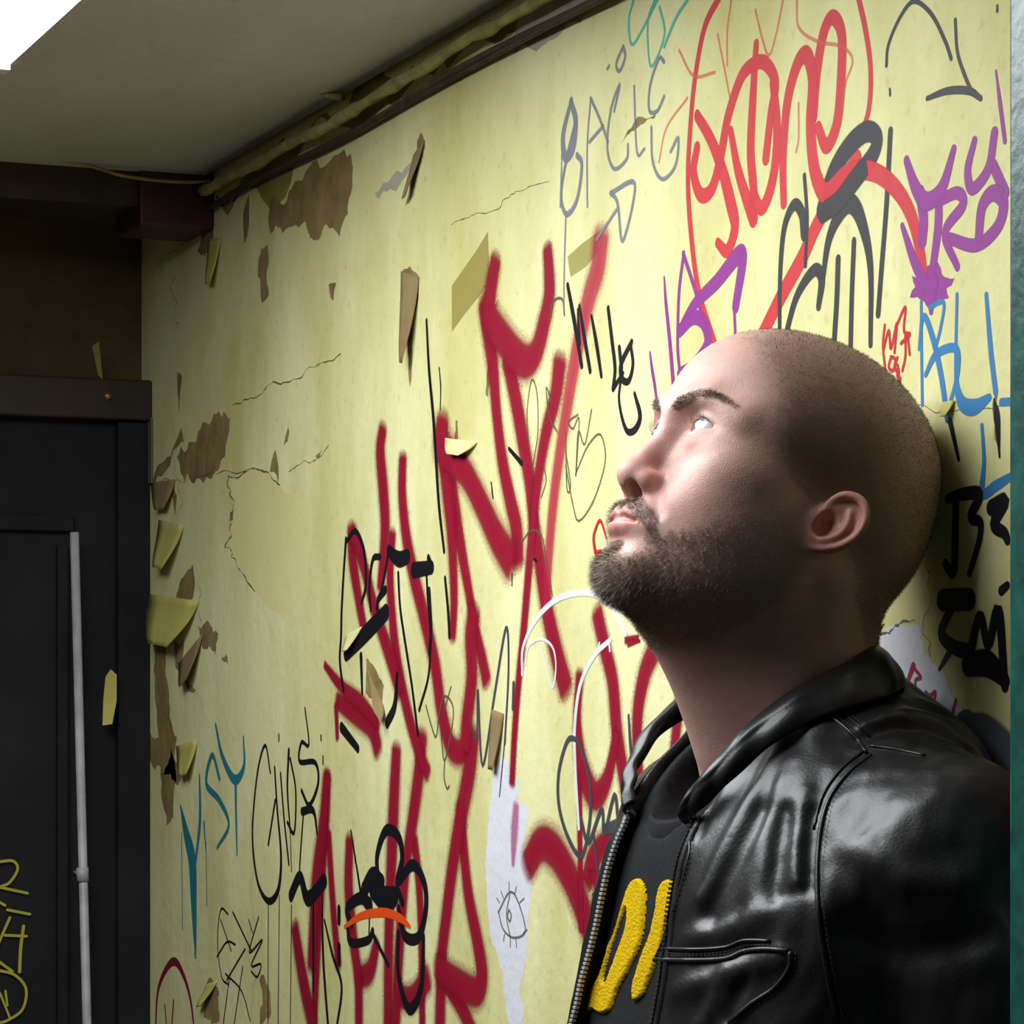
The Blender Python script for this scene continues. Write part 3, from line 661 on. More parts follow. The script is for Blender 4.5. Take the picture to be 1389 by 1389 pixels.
pp_ = poly_patch('graffiti_tag', to_px('D', [(1062, 800), (1090, 800), (1112, 770), (1140, 762), (1150, 795), (1188, 808), (1164, 838), (1172, 864), (1142, 868), (1120, 908), (1100, 876), (1058, 864), (1074, 834)]), purple, .0012, 'purple marker star blob above the blue letters', .0003, 2)
set_attr(pp_, 'cover', [1.0] * len(pp_.data.vertices))
# ---- blue
graffiti('blue marker letters beside the green jamb', [('G', 5, [(306, 60), (307, 200), (309, 345)]), ('G', [5, 8, 9, 8], [(300, 190), (312, 100), (338, 160), (362, 270), (378, 385)]), ('G', 5, [(330, 75), (368, 62), (360, 130), (345, 190)]), ('G', [6, 10, 8, 5], [(318, 262), (348, 205), (402, 190), (406, 262), (380, 360)]),
    ('G', [5, 6, 14, 16, 8], [(405, 40), (402, 250), (416, 335), (452, 352), (494, 325)]), ('G', [6, 8, 8], [(486, 40), (498, 190), (512, 310)]), ('G', [5, 7, 12, 8], [(474, 402), (480, 500), (476, 590), (512, 570), (552, 545)]), ('G', 8, [(528, 338), (556, 336)])], blue)
graffiti('small bright red tag beside the blue letters', [('G', 4, [(205, 125), (200, 180), (206, 245)]), ('G', 4, [(202, 190), (216, 140), (222, 190), (238, 120), (232, 200)]), ('G', 4, [(222, 215), (216, 240), (228, 250), (234, 220), (222, 212)]), ('G', 4, [(240, 120), (262, 75), (258, 140), (275, 150), (250, 175)]),
    ('G', 4, [(262, 150), (262, 210), (254, 250)]), ('G', 4, [(240, 215), (232, 240), (244, 258), (240, 235)]), ('G', 4, [(268, 150), (274, 205)]), ('G', [5, 7], [(240, 262), (246, 275)])], redhard)
# ---- black letters in the head's shadow
graffiti('black marker letters in the shadow of the head', [('G', [10, 14, 12, 10, 8], [(380, 606), (425, 592), (468, 594), (444, 655), (470, 672), (466, 725), (440, 812)]), ('G', [12, 12, 10], [(402, 615), (400, 720), (396, 810), (372, 785)]), ('G', [16, 14, 10], [(500, 630), (538, 612), (508, 675), (536, 700), (545, 720)]),
    ('G', 22, [(366, 886), (440, 884)]), ('G', [10, 14, 16], [(398, 895), (362, 975), (395, 1015), (442, 1030)]), ('G', [4, 8], [(356, 1078), (384, 1030)]), ('G', [14, 12, 12, 14, 12], [(436, 1066), (468, 930), (492, 1010), (520, 915), (538, 1125)]), ('G', [22, 26, 14], [(436, 1066), (490, 1062), (540, 1110)]),
    ('G', [2, 10, 2], [(508, 330), (516, 380), (523, 490)]), ('G', [8, 5], [(386, 390), (410, 496)]), ('G', [10, 8], [(528, 860), (545, 845)])], black)
graffiti('thin red scribble on the white patch behind the jacket', [('G', 4, [(205, 1080), (225, 1110), (250, 1135)]), ('G', [5, 8], [(262, 1130), (284, 1068)]), ('G', 4, [(284, 1072), (305, 1100), (290, 1110), (300, 1165), (350, 1225)]), ('G', 4, [(318, 1140), (330, 1150), (345, 1140), (340, 1170)]), ('G', 4, [(378, 1252), (402, 1162)]), ('G', 4, [(360, 1230), (358, 1180)])], paint_mat('thin_crimson_marker', srgb(176, 36, 86), .9))
graffiti('dark slate smear low behind the shoulder', [('G', [40, 70, 90], [(430, 1245), (465, 1290), (520, 1370)]), ('G', [3, 6], [(432, 1205), (436, 1250)])], paint_mat('slate_smear', srgb(84, 88, 98), .85))
# ---- black marker name
graffiti('black marker name in front of the forehead', [('B', [8, 10, 8], [(1118, -40), (1142, 90), (1176, 292)]), ('B', [6, 9, 8], [(1166, 45), (1186, 170), (1210, 312)]), ('B', [6, 9, 7], [(1216, 88), (1236, 200), (1256, 332)]), ('B', [8, 9, 8], [(1284, 55), (1300, 190), (1312, 300), (1304, 385)]), ('B', [8, 6], [(1304, 385), (1345, 320)]),
    ('H', [8, 10, 9, 8, 7], [(335, 15), (272, 150), (280, 235), (318, 245), (342, 150), (330, 40)]), ('H', [8, 9], [(262, 50), (275, 170)]), ('H', [6, 6, 7, 9, 11, 6], [(270, 245), (260, 350), (280, 470), (312, 545), (358, 528), (384, 450), (352, 320)]), ('B', [5, 9], [(1160, 60), (1166, 200)])], black)
# ---- black strokes and tag over the crimson
graffiti('black marker strokes down the middle of the wall', [('B', [7, 10, 10, 8], [(540, 105), (550, 300), (566, 480), (576, 620), (590, 850), (612, 1050)]), ('B', [8, 9, 8], [(616, 1160), (628, 1290), (634, 1400)]), ('B', [3, 4, 2], [(592, 300), (598, 380), (596, 470)]), ('B', [6, 8], [(878, 630), (930, 690)]), ('B', [3, 3], [(805, 770), (812, 830)]), ('B', 2, [(890, 1140), (890, 1190)]), ('B', [4, 5], [(980, 1080), (990, 1090)])], black)
graffiti('black marker tag across the crimson letters', [('B', [8, 10, 10, 8], [(212, 1010), (250, 968), (284, 1050), (292, 1180), (275, 1260)]), ('B', 9, [(210, 1000), (200, 1150), (192, 1300), (190, 1400), (185, 1500), (200, 1620)]), ('B', [10, 10, 8], [(350, 1072), (320, 1085), (306, 1200), (312, 1290)]), ('B', [8, 8], [(385, 1050), (360, 1190), (335, 1280)]),
    ('B', [18, 24, 22], [(386, 1048), (425, 1082), (462, 1072)]), ('B', [24, 20], [(488, 1128), (560, 1116)]), ('B', [16, 12], [(560, 1118), (548, 1078)]), ('B', 7, [(540, 1145), (546, 1260), (556, 1400), (548, 1560), (510, 1700)]), ('B', 8, [(424, 1140), (432, 1280), (452, 1420), (480, 1600), (505, 1800)]),
    ('C', [24, 28, 26], [(165, 205), (232, 135), (292, 72)]), ('C', [10, 12], [(430, 0), (436, 120), (432, 200)]), ('C', [12, 8], [(212, 210), (216, 330)]), ('C', [10, 16, 18], [(328, 270), (320, 370), (296, 425)]), ('C', [18, 14], [(150, 440), (202, 508)]), ('C', [10, 14], [(264, 60), (268, 30), (290, 0)])], black)
graffiti('black zigzag tag with an exclamation mark above the white strip', [('C', [3, 6, 6, 7, 7, 6, 6], [(560, 415), (582, 475), (586, 318), (601, 562), (640, 330), (676, 122), (684, 250), (672, 490)]), ('C', 8, [(700, 300), (698, 378)]), ('C', [4, 2], [(672, 480), (655, 660)])], slate)
graffiti('thin pencil scribble below the crimson letters', [('C', 3, [(420, 370), (436, 430), (452, 470), (462, 400), (480, 340), (508, 390), (480, 545), (466, 440)]), ('C', 3, [(480, 545), (478, 600), (487, 635), (494, 628)]), ('C', 2.5, [(500, 310), (480, 380)])], pencil)
graffiti('thin pencil loops in front of the nose', [('B', 2.2, [(958, 600), (952, 480), (970, 350), (992, 400), (996, 560), (975, 700)]), ('B', 2.2, [(1160, 490), (1122, 520), (1140, 548), (1165, 510), (1152, 740)]), ('B', 2.2, [(1216, 470), (1188, 612), (1162, 560), (1152, 720)]), ('B', 2.2, [(1150, 735), (1200, 620), (1252, 572), (1272, 680), (1225, 840), (1165, 925), (1140, 860), (1110, 700)]),
    ('B', 2.2, [(1075, 560), (1045, 500), (1030, 380), (1055, 440)]), ('B', 2.2, [(1110, 640), (1130, 780), (1115, 790), (1110, 560)]), ('B', 2.2, [(930, 1010), (970, 965), (1010, 985), (1030, 1080), (1055, 1230)]), ('B', 2, [(1010, 830), (1030, 760), (1020, 700)]), ('A', 3, [(1048, 1300), (1060, 1235), (1095, 1225), (1105, 1290)])], pencil)
# ---- small black names lower left
graffiti('black marker name beside the teal letters', [('E', [6, 7, 8, 9, 14, 9, 7], [(1108, 355), (1088, 245), (1060, 330), (1040, 500), (1036, 650), (1058, 810), (1100, 882), (1140, 838), (1152, 700), (1136, 500), (1126, 335)]), ('E', 7, [(1128, 470), (1100, 650)]), ('E', 7, [(1150, 360), (1165, 550), (1184, 730)]), ('E', [10, 8, 6], [(1184, 265), (1178, 420), (1190, 600)]),
    ('E', 7, [(1190, 300), (1212, 430), (1206, 600), (1178, 560)]), ('E', [5, 7, 9, 9, 8], [(1250, 92), (1266, 240), (1236, 232), (1228, 310), (1292, 315), (1304, 400), (1268, 488), (1236, 430)]), ('E', [14, 12, 6], [(1238, 515), (1284, 512), (1300, 608)]), ('E', 6, [(1244, 520), (1232, 680), (1226, 790)]),
    ('E', [22, 22, 26, 24], [(1192, 860), (1230, 785), (1262, 872), (1330, 800)]), ('E', 5, [(1143, 200), (1143, 225)]), ('E', 5, [(1316, 205), (1316, 222)]), ('E', 5, [(1324, 290), (1324, 320)]), ('E', 2.5, [(1100, 890), (1098, 1389)]), ('E', 2.5, [(1145, 860), (1140, 1389)]), ('E', 2.5, [(1190, 600), (1195, 760)])], black)
graffiti('tall black marker strokes over the lower crimson letters', [('E', [8, 10, 8], [(1284, 870), (1284, 1050), (1284, 1250)]), ('E', [6, 10, 10], [(1320, 860), (1325, 1120), (1345, 1400)]), ('E', [6, 9, 9, 8], [(1330, 960), (1362, 1100), (1400, 1230), (1380, 1400)]), ('E', 2.5, [(1195, 900), (1190, 1389)])], black)
graffiti('small thin black tag below the black name', [('E', 4, [(935, 935), (905, 918), (892, 1050), (908, 1190), (938, 1225)]), ('E', 4, [(905, 960), (948, 1085)]), ('E', 5, [(955, 928), (1030, 1085)]), ('E', 4, [(890, 1110), (930, 1050), (965, 1060)]), ('E', 4, [(1060, 948), (1022, 1092), (1076, 1040), (1030, 1145), (1070, 1140), (1055, 1192), (1030, 1170)]), ('E', 4, [(930, 1205), (1005, 1078)]), ('E', 4, [(925, 1180), (990, 1250), (1026, 1372)]), ('E', 3, [(940, 1200), (915, 1389)]), ('E', 3, [(995, 1150), (960, 1389)]), ('E', 4, [(1020, 960), (1035, 1010)])], black)
graffiti('dark red marker arch low by the corner', [('E', [8, 12, 16, 12, 8], [(638, 1400), (648, 1250), (682, 1160), (718, 1130), (752, 1185), (780, 1280), (796, 1400)]), ('E', 6, [(676, 1310), (684, 1400)]), ('E', 7, [(712, 1290), (704, 1400)])], paint_mat('dark_red_marker', srgb(132, 14, 42), .95))
graffiti('teal marker letters near the corner', [('E', [6, 30, 44, 34, 8], [(740, 490), (762, 600), (788, 720), (795, 900), (802, 1110)]), ('E', [8, 14, 10], [(818, 370), (820, 550), (802, 720)]), ('E', [10, 12, 14, 12, 6], [(900, 380), (870, 285), (846, 400), (900, 470), (938, 570), (890, 665)]), ('E', [8, 14, 18, 12, 6], [(884, 160), (912, 290), (962, 385), (1000, 330), (998, 210)]), ('E', [12, 10, 6], [(966, 390), (968, 540), (972, 690)]), ('E', 2.5, [(745, 600), (748, 1000)]), ('E', 2.5, [(845, 640), (848, 900)]), ('E', [8, 4], [(836, 560), (846, 700)])], teal)
# ---- black bubbles, orange stroke
graffiti('black marker bubble letters over the lower crimson letters', [('C', [14, 16, 18, 18, 16, 14], [(268, 930), (264, 850), (292, 770), (332, 790), (344, 860), (328, 940), (345, 1000)]), ('C', [16, 18, 16, 16, 18, 14], [(335, 930), (378, 880), (414, 935), (420, 1020), (396, 1110), (352, 1105), (332, 1020)]), ('C', [14, 18, 20, 26], [(182, 1070), (168, 1020), (212, 985), (240, 1010)]), ('C', [26, 28, 20], [(222, 960), (250, 915), (280, 930)]), ('C', [5, 8], [(180, 770), (210, 960)]),
    ('C', [14, 14, 18, 16, 12], [(332, 1100), (332, 1230), (366, 1340), (405, 1270), (412, 1110)]), ('C', [14, 14, 12], [(170, 1080), (180, 1128), (235, 1120), (250, 1090)]), ('C', [10, 8], [(250, 1100), (300, 1200)]), ('C', 5, [(240, 1010), (238, 1100)]), ('C', [30, 40, 30], [(250, 960), (290, 990), (320, 980)]), ('C', [14, 14], [(142, 1020), (142, 1060)]), ('C', [14, 14], [(142, 1140), (142, 1190)])], black)
graffiti('short orange marker stroke across the black bubble letters', [('C', [6, 12, 14, 13, 7], [(160, 1078), (215, 1042), (285, 1032), (338, 1050), (368, 1076)])], orange)
# ---- white, grey, cyan, small
graffiti('thin white paint lines beside the beard', [('C', [6, 8, 8, 8], [(728, 270), (732, 180), (780, 85), (850, 25), (940, 10), (1000, 40), (1035, 90), (1060, 140)]), ('C', [3, 4, 4], [(738, 240), (750, 180), (790, 158), (826, 185), (836, 250), (823, 310), (790, 180)]), ('F', [7, 8, 8, 7], [(98, 585), (88, 420), (86, 290), (102, 170), (142, 85), (190, 38)]), ('F', 4, [(150, 80), (158, 48)]), ('F', 4, [(185, 40), (188, 70)])], whitep)
graffiti('grey violet marker letters high on the wall', [('D', [8, 14, 14, 10], [(76, 290), (52, 390), (58, 455), (80, 430), (88, 350), (74, 295)]), ('D', [7, 7, 8, 8], [(90, 345), (60, 470), (46, 570), (62, 622), (92, 580), (106, 480), (92, 450)]), ('D', 3, [(60, 622), (55, 780), (54, 900)]), ('D', 3, [(48, 450), (44, 600)]), ('D', 4, [(122, 600), (122, 420), (132, 285)]), ('D', 5, [(132, 285), (160, 350), (182, 412)]), ('D', 5, [(128, 412), (168, 366)]),
    ('D', 5, [(200, 322), (216, 245), (190, 320), (180, 430), (200, 490), (236, 462), (240, 420)]), ('D', 5, [(226, 135), (206, 185), (216, 206), (232, 165), (226, 135)]), ('D', 4, [(258, 250), (266, 440), (288, 432)]), ('D', 5, [(345, 180), (330, 170), (304, 250), (302, 320), (325, 322), (345, 280)]), ('D', 5, [(308, 370), (312, 470), (340, 520), (378, 480), (386, 400), (364, 440)]), ('D', 6, [(190, 560), (260, 534), (225, 700), (210, 590), (190, 560)]), ('D', 5, [(150, 695), (210, 605)]), ('D', 4, [(186, 190), (180, 200)])], greyv)
graffiti('turquoise marker scrawl at the top of the wall', [('D', 4, [(256, 0), (242, 60), (252, 130), (290, 70), (326, 0)]), ('D', 4, [(318, 0), (298, 60), (300, 160), (312, 190), (346, 100), (332, 20)]), ('D', 5, [(345, 135), (378, 55), (412, 0)])], cyan)
graffiti('small red loop beside the beard', [('H', [4, 5, 7, 9], [(186, 1170), (158, 1078), (138, 1080), (112, 1160), (118, 1230), (128, 1260), (152, 1258)])], redhard)
graffiti('pencil drawing of an eye on the white bare strip', [('C', 2.2, [(652, 1030), (686, 968), (712, 990), (738, 1088), (702, 1112), (668, 1086), (652, 1030)]), ('C', 2, [(688, 975), (678, 1040), (690, 1112)]), ('C', 2.2, [(686, 1022), (681, 1042), (688, 1060), (693, 1040), (686, 1022)])] +
    [('C', 1.6, [(a, b), (a + dx, b + dy)]) for a, b, dx, dy in ((668, 985, -8, -22), (686, 962, 0, -28), (704, 972, 6, -22), (720, 1000, 14, -14), (672, 1100, -4, 22), (690, 1118, 0, 24), (708, 1118, 2, 24), (730, 1100, 14, -14), (655, 1000, -8, -14))], pencil)
graffiti('slate grey marker word behind the open jacket', [('F', [7, 8, 8, 8, 7], [(96, 330), (66, 330), (40, 420), (40, 520), (68, 615), (106, 665), (130, 560), (128, 440), (100, 340)]), ('F', 8, [(104, 560), (126, 625), (164, 530), (172, 600), (202, 488), (216, 580), (252, 535), (262, 580)]), ('F', [5, 8, 9], [(242, 258), (252, 380), (284, 492)]), ('F', [14, 18], [(172, 590), (250, 560)]), ('F', 6, [(140, 600), (154, 720)]), ('F', 12, [(262, 460), (264, 492)])], slate)
# ---- scratched letters on the black door
dg = graffiti('yellow green marker letters on the black door', [('E', 5, [(-10, 722), (52, 718), (72, 752), (40, 805), (5, 822)]), ('E', 5, [(0, 826), (112, 850)]), ('E', 5, [(0, 888), (20, 900)]), ('E', 5, [(30, 918), (122, 936)]), ('E', 5, [(40, 950), (-5, 1052)]), ('E', 5, [(20, 1022), (108, 1026)]), ('E', 6, [(96, 985), (84, 1080), (80, 1172)]), ('E', 5, [(-5, 1130), (50, 1170)]), ('E', 5, [(-10, 1165), (60, 1185), (106, 1242), (92, 1325), (32, 1370), (-10, 1382)]), ('E', 4, [(0, 1260), (40, 1360)]), ('E', 4, [(22, 1250), (30, 1310)])], lime, parent=dr, surf=DOOR)
dg.matrix_parent_inverse = dr.matrix_world.inverted()
# ================================================================== the man: head and neck
TILT = math.radians(27); HX, HZ, Y0 = .10, 1.685, .025
cT, sT = math.cos(TILT), math.sin(TILT)
def can2world(q):                     # q = (lateral towards his left, forward, up)
    q = np.asarray(q, float); l, f, u = q[..., 0], q[..., 1], q[..., 2]
    return np.stack([-(f * cT - u * sT) - HX, Y0 - l, HZ + f * sT + u * cT], -1)
def world2can(p):
    p = np.asarray(p); F_ = -p[..., 0] - HX; U_ = p[..., 2] - HZ
    return np.stack([Y0 - p[..., 1], F_ * cT + U_ * sT, -F_ * sT + U_ * cT], -1)

NECK_T = world2can(np.array([-.136, Y0, 1.625])); NECK_B = world2can(np.array([-.096, Y0, 1.44]))
NECK_T2 = world2can(np.array([-.106, Y0, 1.63])); NECK_B2 = world2can(np.array([-.090, Y0, 1.45]))
CHEST_A = world2can(np.array([-.134, Y0, 1.425])); CHEST_B = world2can(np.array([-.120, Y0 - .07, 1.425]))
EYE = np.array([.0325, .0960, -.0045]); EYE_R = .0125
EAR_O = np.array([.0800, .010, -.0300])
EAR_S = .84; ea = math.radians(35); eb = math.radians(26)
def _smooth(pts, rad):
    Q = catmull([tuple(p) + (r,) for p, r in zip(pts, rad)], 4); return [tuple(q[:3]) for q in Q], [float(q[3]) for q in Q]
HELIX = _smooth([(.010, -.002, .001), (.013, .012, .003), (.009, .024, .005), (-.003, .030, .006), (-.016, .024, .006), (-.0225, .010, .005), (-.0205, -.006, .004), (-.012, -.019, .003), (-.003, -.026, .002)],
                [.0026, .0030, .0034, .0036, .0036, .0034, .0030, .0028, .0030])
ANTIH = _smooth([(-.004, .018, .002), (-.011, .008, .0035), (-.0125, -.003, .004), (-.007, -.014, .004), (.001, -.018, .003)], [.0024, .0032, .0034, .0032, .0026])

def sdf_head(p0):
    p = p0.copy(); p[:, 0] = np.abs(p[:, 0])
    x, y, z = p[:, 0], p[:, 1], p[:, 2]
    d = s_ell(p, (0, .010, .030), (.0765, .102, .0795))
    d = smin(d, s_ell(p, (0, .055, .024), (.060, .061, .062)), .02)
    d = smin(d, s_ell(p, (0, -.031, -.016), (.066, .0615, .060)), .03)
    d = smin(d, s_ell(p, (.042, .056, .002), (.022, .034, .040)), .02)              # temple
    d = smin(d, s_ell(p, (.049, .070, -.004), (.015, .026, .026)), .02)
    d = smin(d, s_ell(p, (0, .052, -.045), (.056, .056, .070)), .025)             # face block
    d = smin(d, s_ell(p, (.050, .070, -.030), (.018, .026, .014)), .022)          # cheekbone
    d = smin(d, s_ell(p, (.036, .076, -.058), (.022, .028, .024)), .02)           # cheek
    d = smin(d, s_chain(p, [(.056, .018, -.050), (.054, .024, -.076), (.036, .066, -.100), (.012, .092, -.110)], [.014, .015, .015, .016]), .034)
    d = smin(d, s_ell(p, (.040, .040, -.068), (.024, .036, .034)), .025)
    d = smin(d, s_ell(p, (.046, .050, -.044), (.021, .036, .032)), .03)
    d = smin(d, s_ell(p, (0, .052, -.085), (.046, .050, .036)), .02)
    d = smin(d, s_ell(p, (0, .0935, -.108), (.024, .020, .019)), .014)            # chin
    d = smin(d, s_ell(p, (0, .0945, -.071), (.030, .0225, .022)), .018)            # maxilla
    # neck
    n = s_cap(p, NECK_T, NECK_B, .061, .060)
    nf = (NECK_T + NECK_B) / 2
    d = smin(d, n, .035)
    d = smin(d, s_cap(p, (0, .042, -.114), (0, -.030, -.168), .029, .026), .025)
    d = smin(d, s_cap(p, NECK_T2, NECK_B2, .052, .056), .02)    # throat
    d = smin(d, s_cap(p, (.058, -.020, -.060), (.020, -.048, -.205), .011, .009), .02)   # sternomastoid
    d = smin(d, s_cap(p, CHEST_A, CHEST_B, .056, .056), .02)                       # upper chest
    # brow ridge
    d = smin(d, s_chain(p, [(0, .112, .006), (.014, .1125, .009), (.034, .1075, .014), (.052, .088, .008)], [.006, .0085, .0085, .007]), .014)
    # eye socket
    d = smax(d, -s_ell(p, (.031, .120, -.006), (.019, .017, .0125)), .014)
    d = smax(d, -s_ell(p, (.0155, .121, -.012), (.008, .012, .012)), .010)
    # lids
    lid = s_ell(p, EYE, (.0150, .0142, .0142))
    d = smin(d, lid, .006)
    d = smin(d, s_ell(p, (.033, .0905, -.0150), (.020, .0155, .0100)), .010)        # lower lid
    # nose
    d = smin(d, s_chain(p, [(0, .108, .000), (0, .113, -.016), (0, .1185, -.034), (0, .1205, -.046)], [.0075, .0070, .0088, .0105]), .012)
    d = smin(d, s_ell(p, (0, .1215, -.0475), (.0115, .0105, .0100)), .006)
    d = smin(d, s_ell(p, (.0125, .1105, -.0500), (.0078, .0125, .0088)), .0055)
    d = smin(d, s_cap(p, (0, .1225, -.054), (0, .1125, -.0585), .0042, .005), .004)
    # nasolabial groove
    d = smax(d, -s_chain(p, [(.0215, .1095, -.050), (.026, .1105, -.057), (.033, .1075, -.070)], [.0012, .0010, .0002]), .011)
    # nostril
    d = smax(d, -s_ell(p, (.0074, .1172, -.0575), (.0050, .0078, .0090)), .0035)
    # lips
    up = s_chain(p, [(0, .1145, -.0740), (.006, .1152, -.0730), (.015, .1130, -.0750), (.0255, .1055, -.0790)], [.0050, .0052, .0046, .0030])
    lo = s_chain(p, [(0, .1140, -.0850), (.011, .1125, -.0845), (.024, .1050, -.0808)], [.0058, .0055, .0030])
    d = smin(d, up, .006); d = smin(d, lo, .006)
    mouth = s_chain(p, [(0, .1205, -.0790), (.009, .1190, -.0786), (.019, .1130, -.0792), (.029, .1045, -.0806)], [.0017, .0017, .0016, .0012])
    d = smax(d, -mouth, .0025)
    d = smax(d, -s_ell(p, (0, .1215, -.066), (.0028, .004, .0065)), .005)          # philtrum
    d = smax(d, -s_ell(p, (0, .1200, -.0955), (.020, .0060, .0050)), .012)         # below the lip
    # eye opening: almond prism in front of the eyeball
    q = (x - .0325) / .0150
    qq = np.clip(q, -1, 1)
    topc = .0062 * (1 - np.abs(qq) ** 2.2) * (1 - .12 * qq) + .0005 * qq
    botc = -.0048 * (1 - np.abs(qq) ** 2.0) + .0005 * qq
    zz = z - EYE[2]
    op = np.maximum(np.maximum(zz - topc, botc - zz), (np.abs(q) - 1) * .010)
    op = np.maximum(op, EYE[1] + .002 - y)
    d = smax(d, -op, .0016)
    # ear (local frame: forward, up, outward)
    e = (p - EAR_O.astype(np.float32)) / EAR_S
    a = e[:, 1] * math.cos(ea) - e[:, 0] * math.sin(ea)
    w = e[:, 0] * math.cos(ea) + e[:, 1] * math.sin(ea)
    L = np.stack([a * math.cos(eb) + e[:, 2] * math.sin(eb), e[:, 2] * math.cos(eb) - a * math.sin(eb), w], 1)
    near = np.abs(L).max(1) < .06
    if near.any():
        E_ = L[near]
        r = s_ell(E_, (-.006, .004, .000), (.0190, .0275, .0055))
        r = smin(r, s_ell(E_, (.004, -.024, .000), (.0095, .0115, .0050)), .006)       # lobe
        r = smin(r, s_ell(E_, (.006, -.004, -.006), (.014, .022, .010)), .008)         # root
        r = smax(r, -s_ell(E_, (-.0055, .008, .0085), (.0145, .0200, .0075)), .004)    # scapha hollow
        r = smin(r, s_chain(E_, HELIX[0], HELIX[1]), .0025)
        r = smin(r, s_chain(E_, ANTIH[0], ANTIH[1]), .003)
        r = smax(r, -s_ell(E_, (.001, -.004, .004), (.0088, .0115, .0095)), .003)      # concha
        r = smin(r, s_ell(E_, (.0125, -.008, .001), (.0048, .0062, .0045)), .004)      # tragus
        dn = d[near]; d[near] = smin(dn, (r * EAR_S).astype(np.float32), .0045)
    d = np.maximum(d, -(y * cT - z * sT) - HX + .0012)                             # pressed flat where it rests on the wall
    return d

HEAD_LO, HEAD_HI = (-.002, -.11, -.30), (.112, .15, .125)
def head_mesh(h):
    lo = (-.0018 * 0 - h * 88, HEAD_LO[1], HEAD_LO[2])
    return surface_nets(lambda p: sdf_head(p), (-h * 80, HEAD_LO[1], HEAD_LO[2]), (h * 80, HEAD_HI[1], HEAD_HI[2]), h)
# ---- skin, hair, eyes
def head_masks(V):
    x = np.abs(V[:, 0]); f = V[:, 1]; u = V[:, 2]
    nz = .0022 * vnoise(V.astype(np.float32), 160, 4) + .0015 * vnoise(V.astype(np.float32), 420, 6)
    # scalp: behind the hairline, above the nape line
    hu = np.array([-.06, -.0205, -.0136, .0021, .0297, .0525, .0705, .09, .12]); hf = np.array([.030, .0365, .050, .066, .076, .090, .0985, .085, .07])
    line = np.interp(u, hu, hf)
    scalp = sstep(.012, -.016, f + nz - line)
    low = np.interp(f, [-.10, -.065, -.035, -.010, .015, .04], [-.082, -.078, -.056, -.042, -.030, -.030])
    scalp *= sstep(-.012, .012, u + nz - low)
    ear = sstep(.006, -.001, np.linalg.norm((V - EAR_O - np.array([.008, 0, 0])) * np.array([.6, 1, .8]) * np.sign(np.stack([V[:, 0], V[:, 0] * 0 + 1, V[:, 0] * 0 + 1], 1)) * 0 + np.stack([(x - EAR_O[0] - .008) * .8, f - EAR_O[1] + .006, (u - EAR_O[2]) * .85], 1), axis=1) - .020)
    scalp *= 1 - ear
    stub = scalp * sstep(.003, .008, -can2world(V)[:, 0])
    # beard
    top_f = np.interp(f, [.015, .030, .038, .060, .076, .0906, .098, .11], [-.022, -.026, -.034, -.054, -.066, -.076, -.081, -.083])
    top_x = np.interp(x, [0, .018, .028, .037, .045], [-.1015, -.1035, -.098, -.0885, -.079])
    top = np.where(x < .037, np.where(f > .085, top_x, -.09), np.where(f > .0985, top_x, top_f))
    soft = np.interp(f, [.02, .06, .10], [.012, .014, .005])
    beard = sstep(soft, -soft, u + nz - top)
    lowb = np.interp(f, [.0, .020, .032, .050, .062, .077, .10], [-.085, -.098, -.128, -.144, -.152, -.156, -.17])
    beard *= sstep(-.012, .010, u - lowb) * sstep(.006, .022, f + nz) * (1 - ear)
    # moustache, soul patch, lips
    mt = np.interp(x, [0, .0144, .0266, .036], [-.0585, -.0615, -.0675, -.077]); mb = np.interp(x, [0, .006, .0144, .0254, .036], [-.0718, -.0712, -.0742, -.0795, -.0890])
    must = sstep(.002, -.0025, u + nz * .7 - mt) * sstep(-.0015, .0015, u - mb) * sstep(.039, .033, x + nz) * sstep(.094, .100, f)
    soul = sstep(.011, .006, x + nz) * sstep(-.1035, -.0985, u) * sstep(-.0905, -.0935, u) * (f > .09)
    corner = sstep(.0075, .003, np.hypot(x - .0335, u + .087) + nz) * (f > .085)
    beard = np.clip(beard + must + soul + corner * .8, 0, 1)
    lt = np.interp(x, [0, .006, .015, .0262], [-.0716, -.0708, -.0738, -.0796]); lb = np.interp(x, [0, .012, .026], [-.0912, -.0896, -.0812])
    lips = sstep(.0008, -.0008, u - lt) * sstep(-.0008, .0008, u - lb) * sstep(.0275, .025, x) * (f > .09)
    # brow band
    bu = np.interp(x, [.008, .014, .032, .045, .057], [.0055, .0085, .0150, .0165, .0125]); bh = np.interp(x, [.006, .012, .03, .050, .060], [.0, .0030, .0034, .0018, .0])
    brow = sstep(.0018, -.0014, np.abs(u - bu + .3 * nz) - bh) * (f > .08) * (x > .007) * (x < .060)
    return scalp, stub, beard * (1 - lips), lips, brow, ear

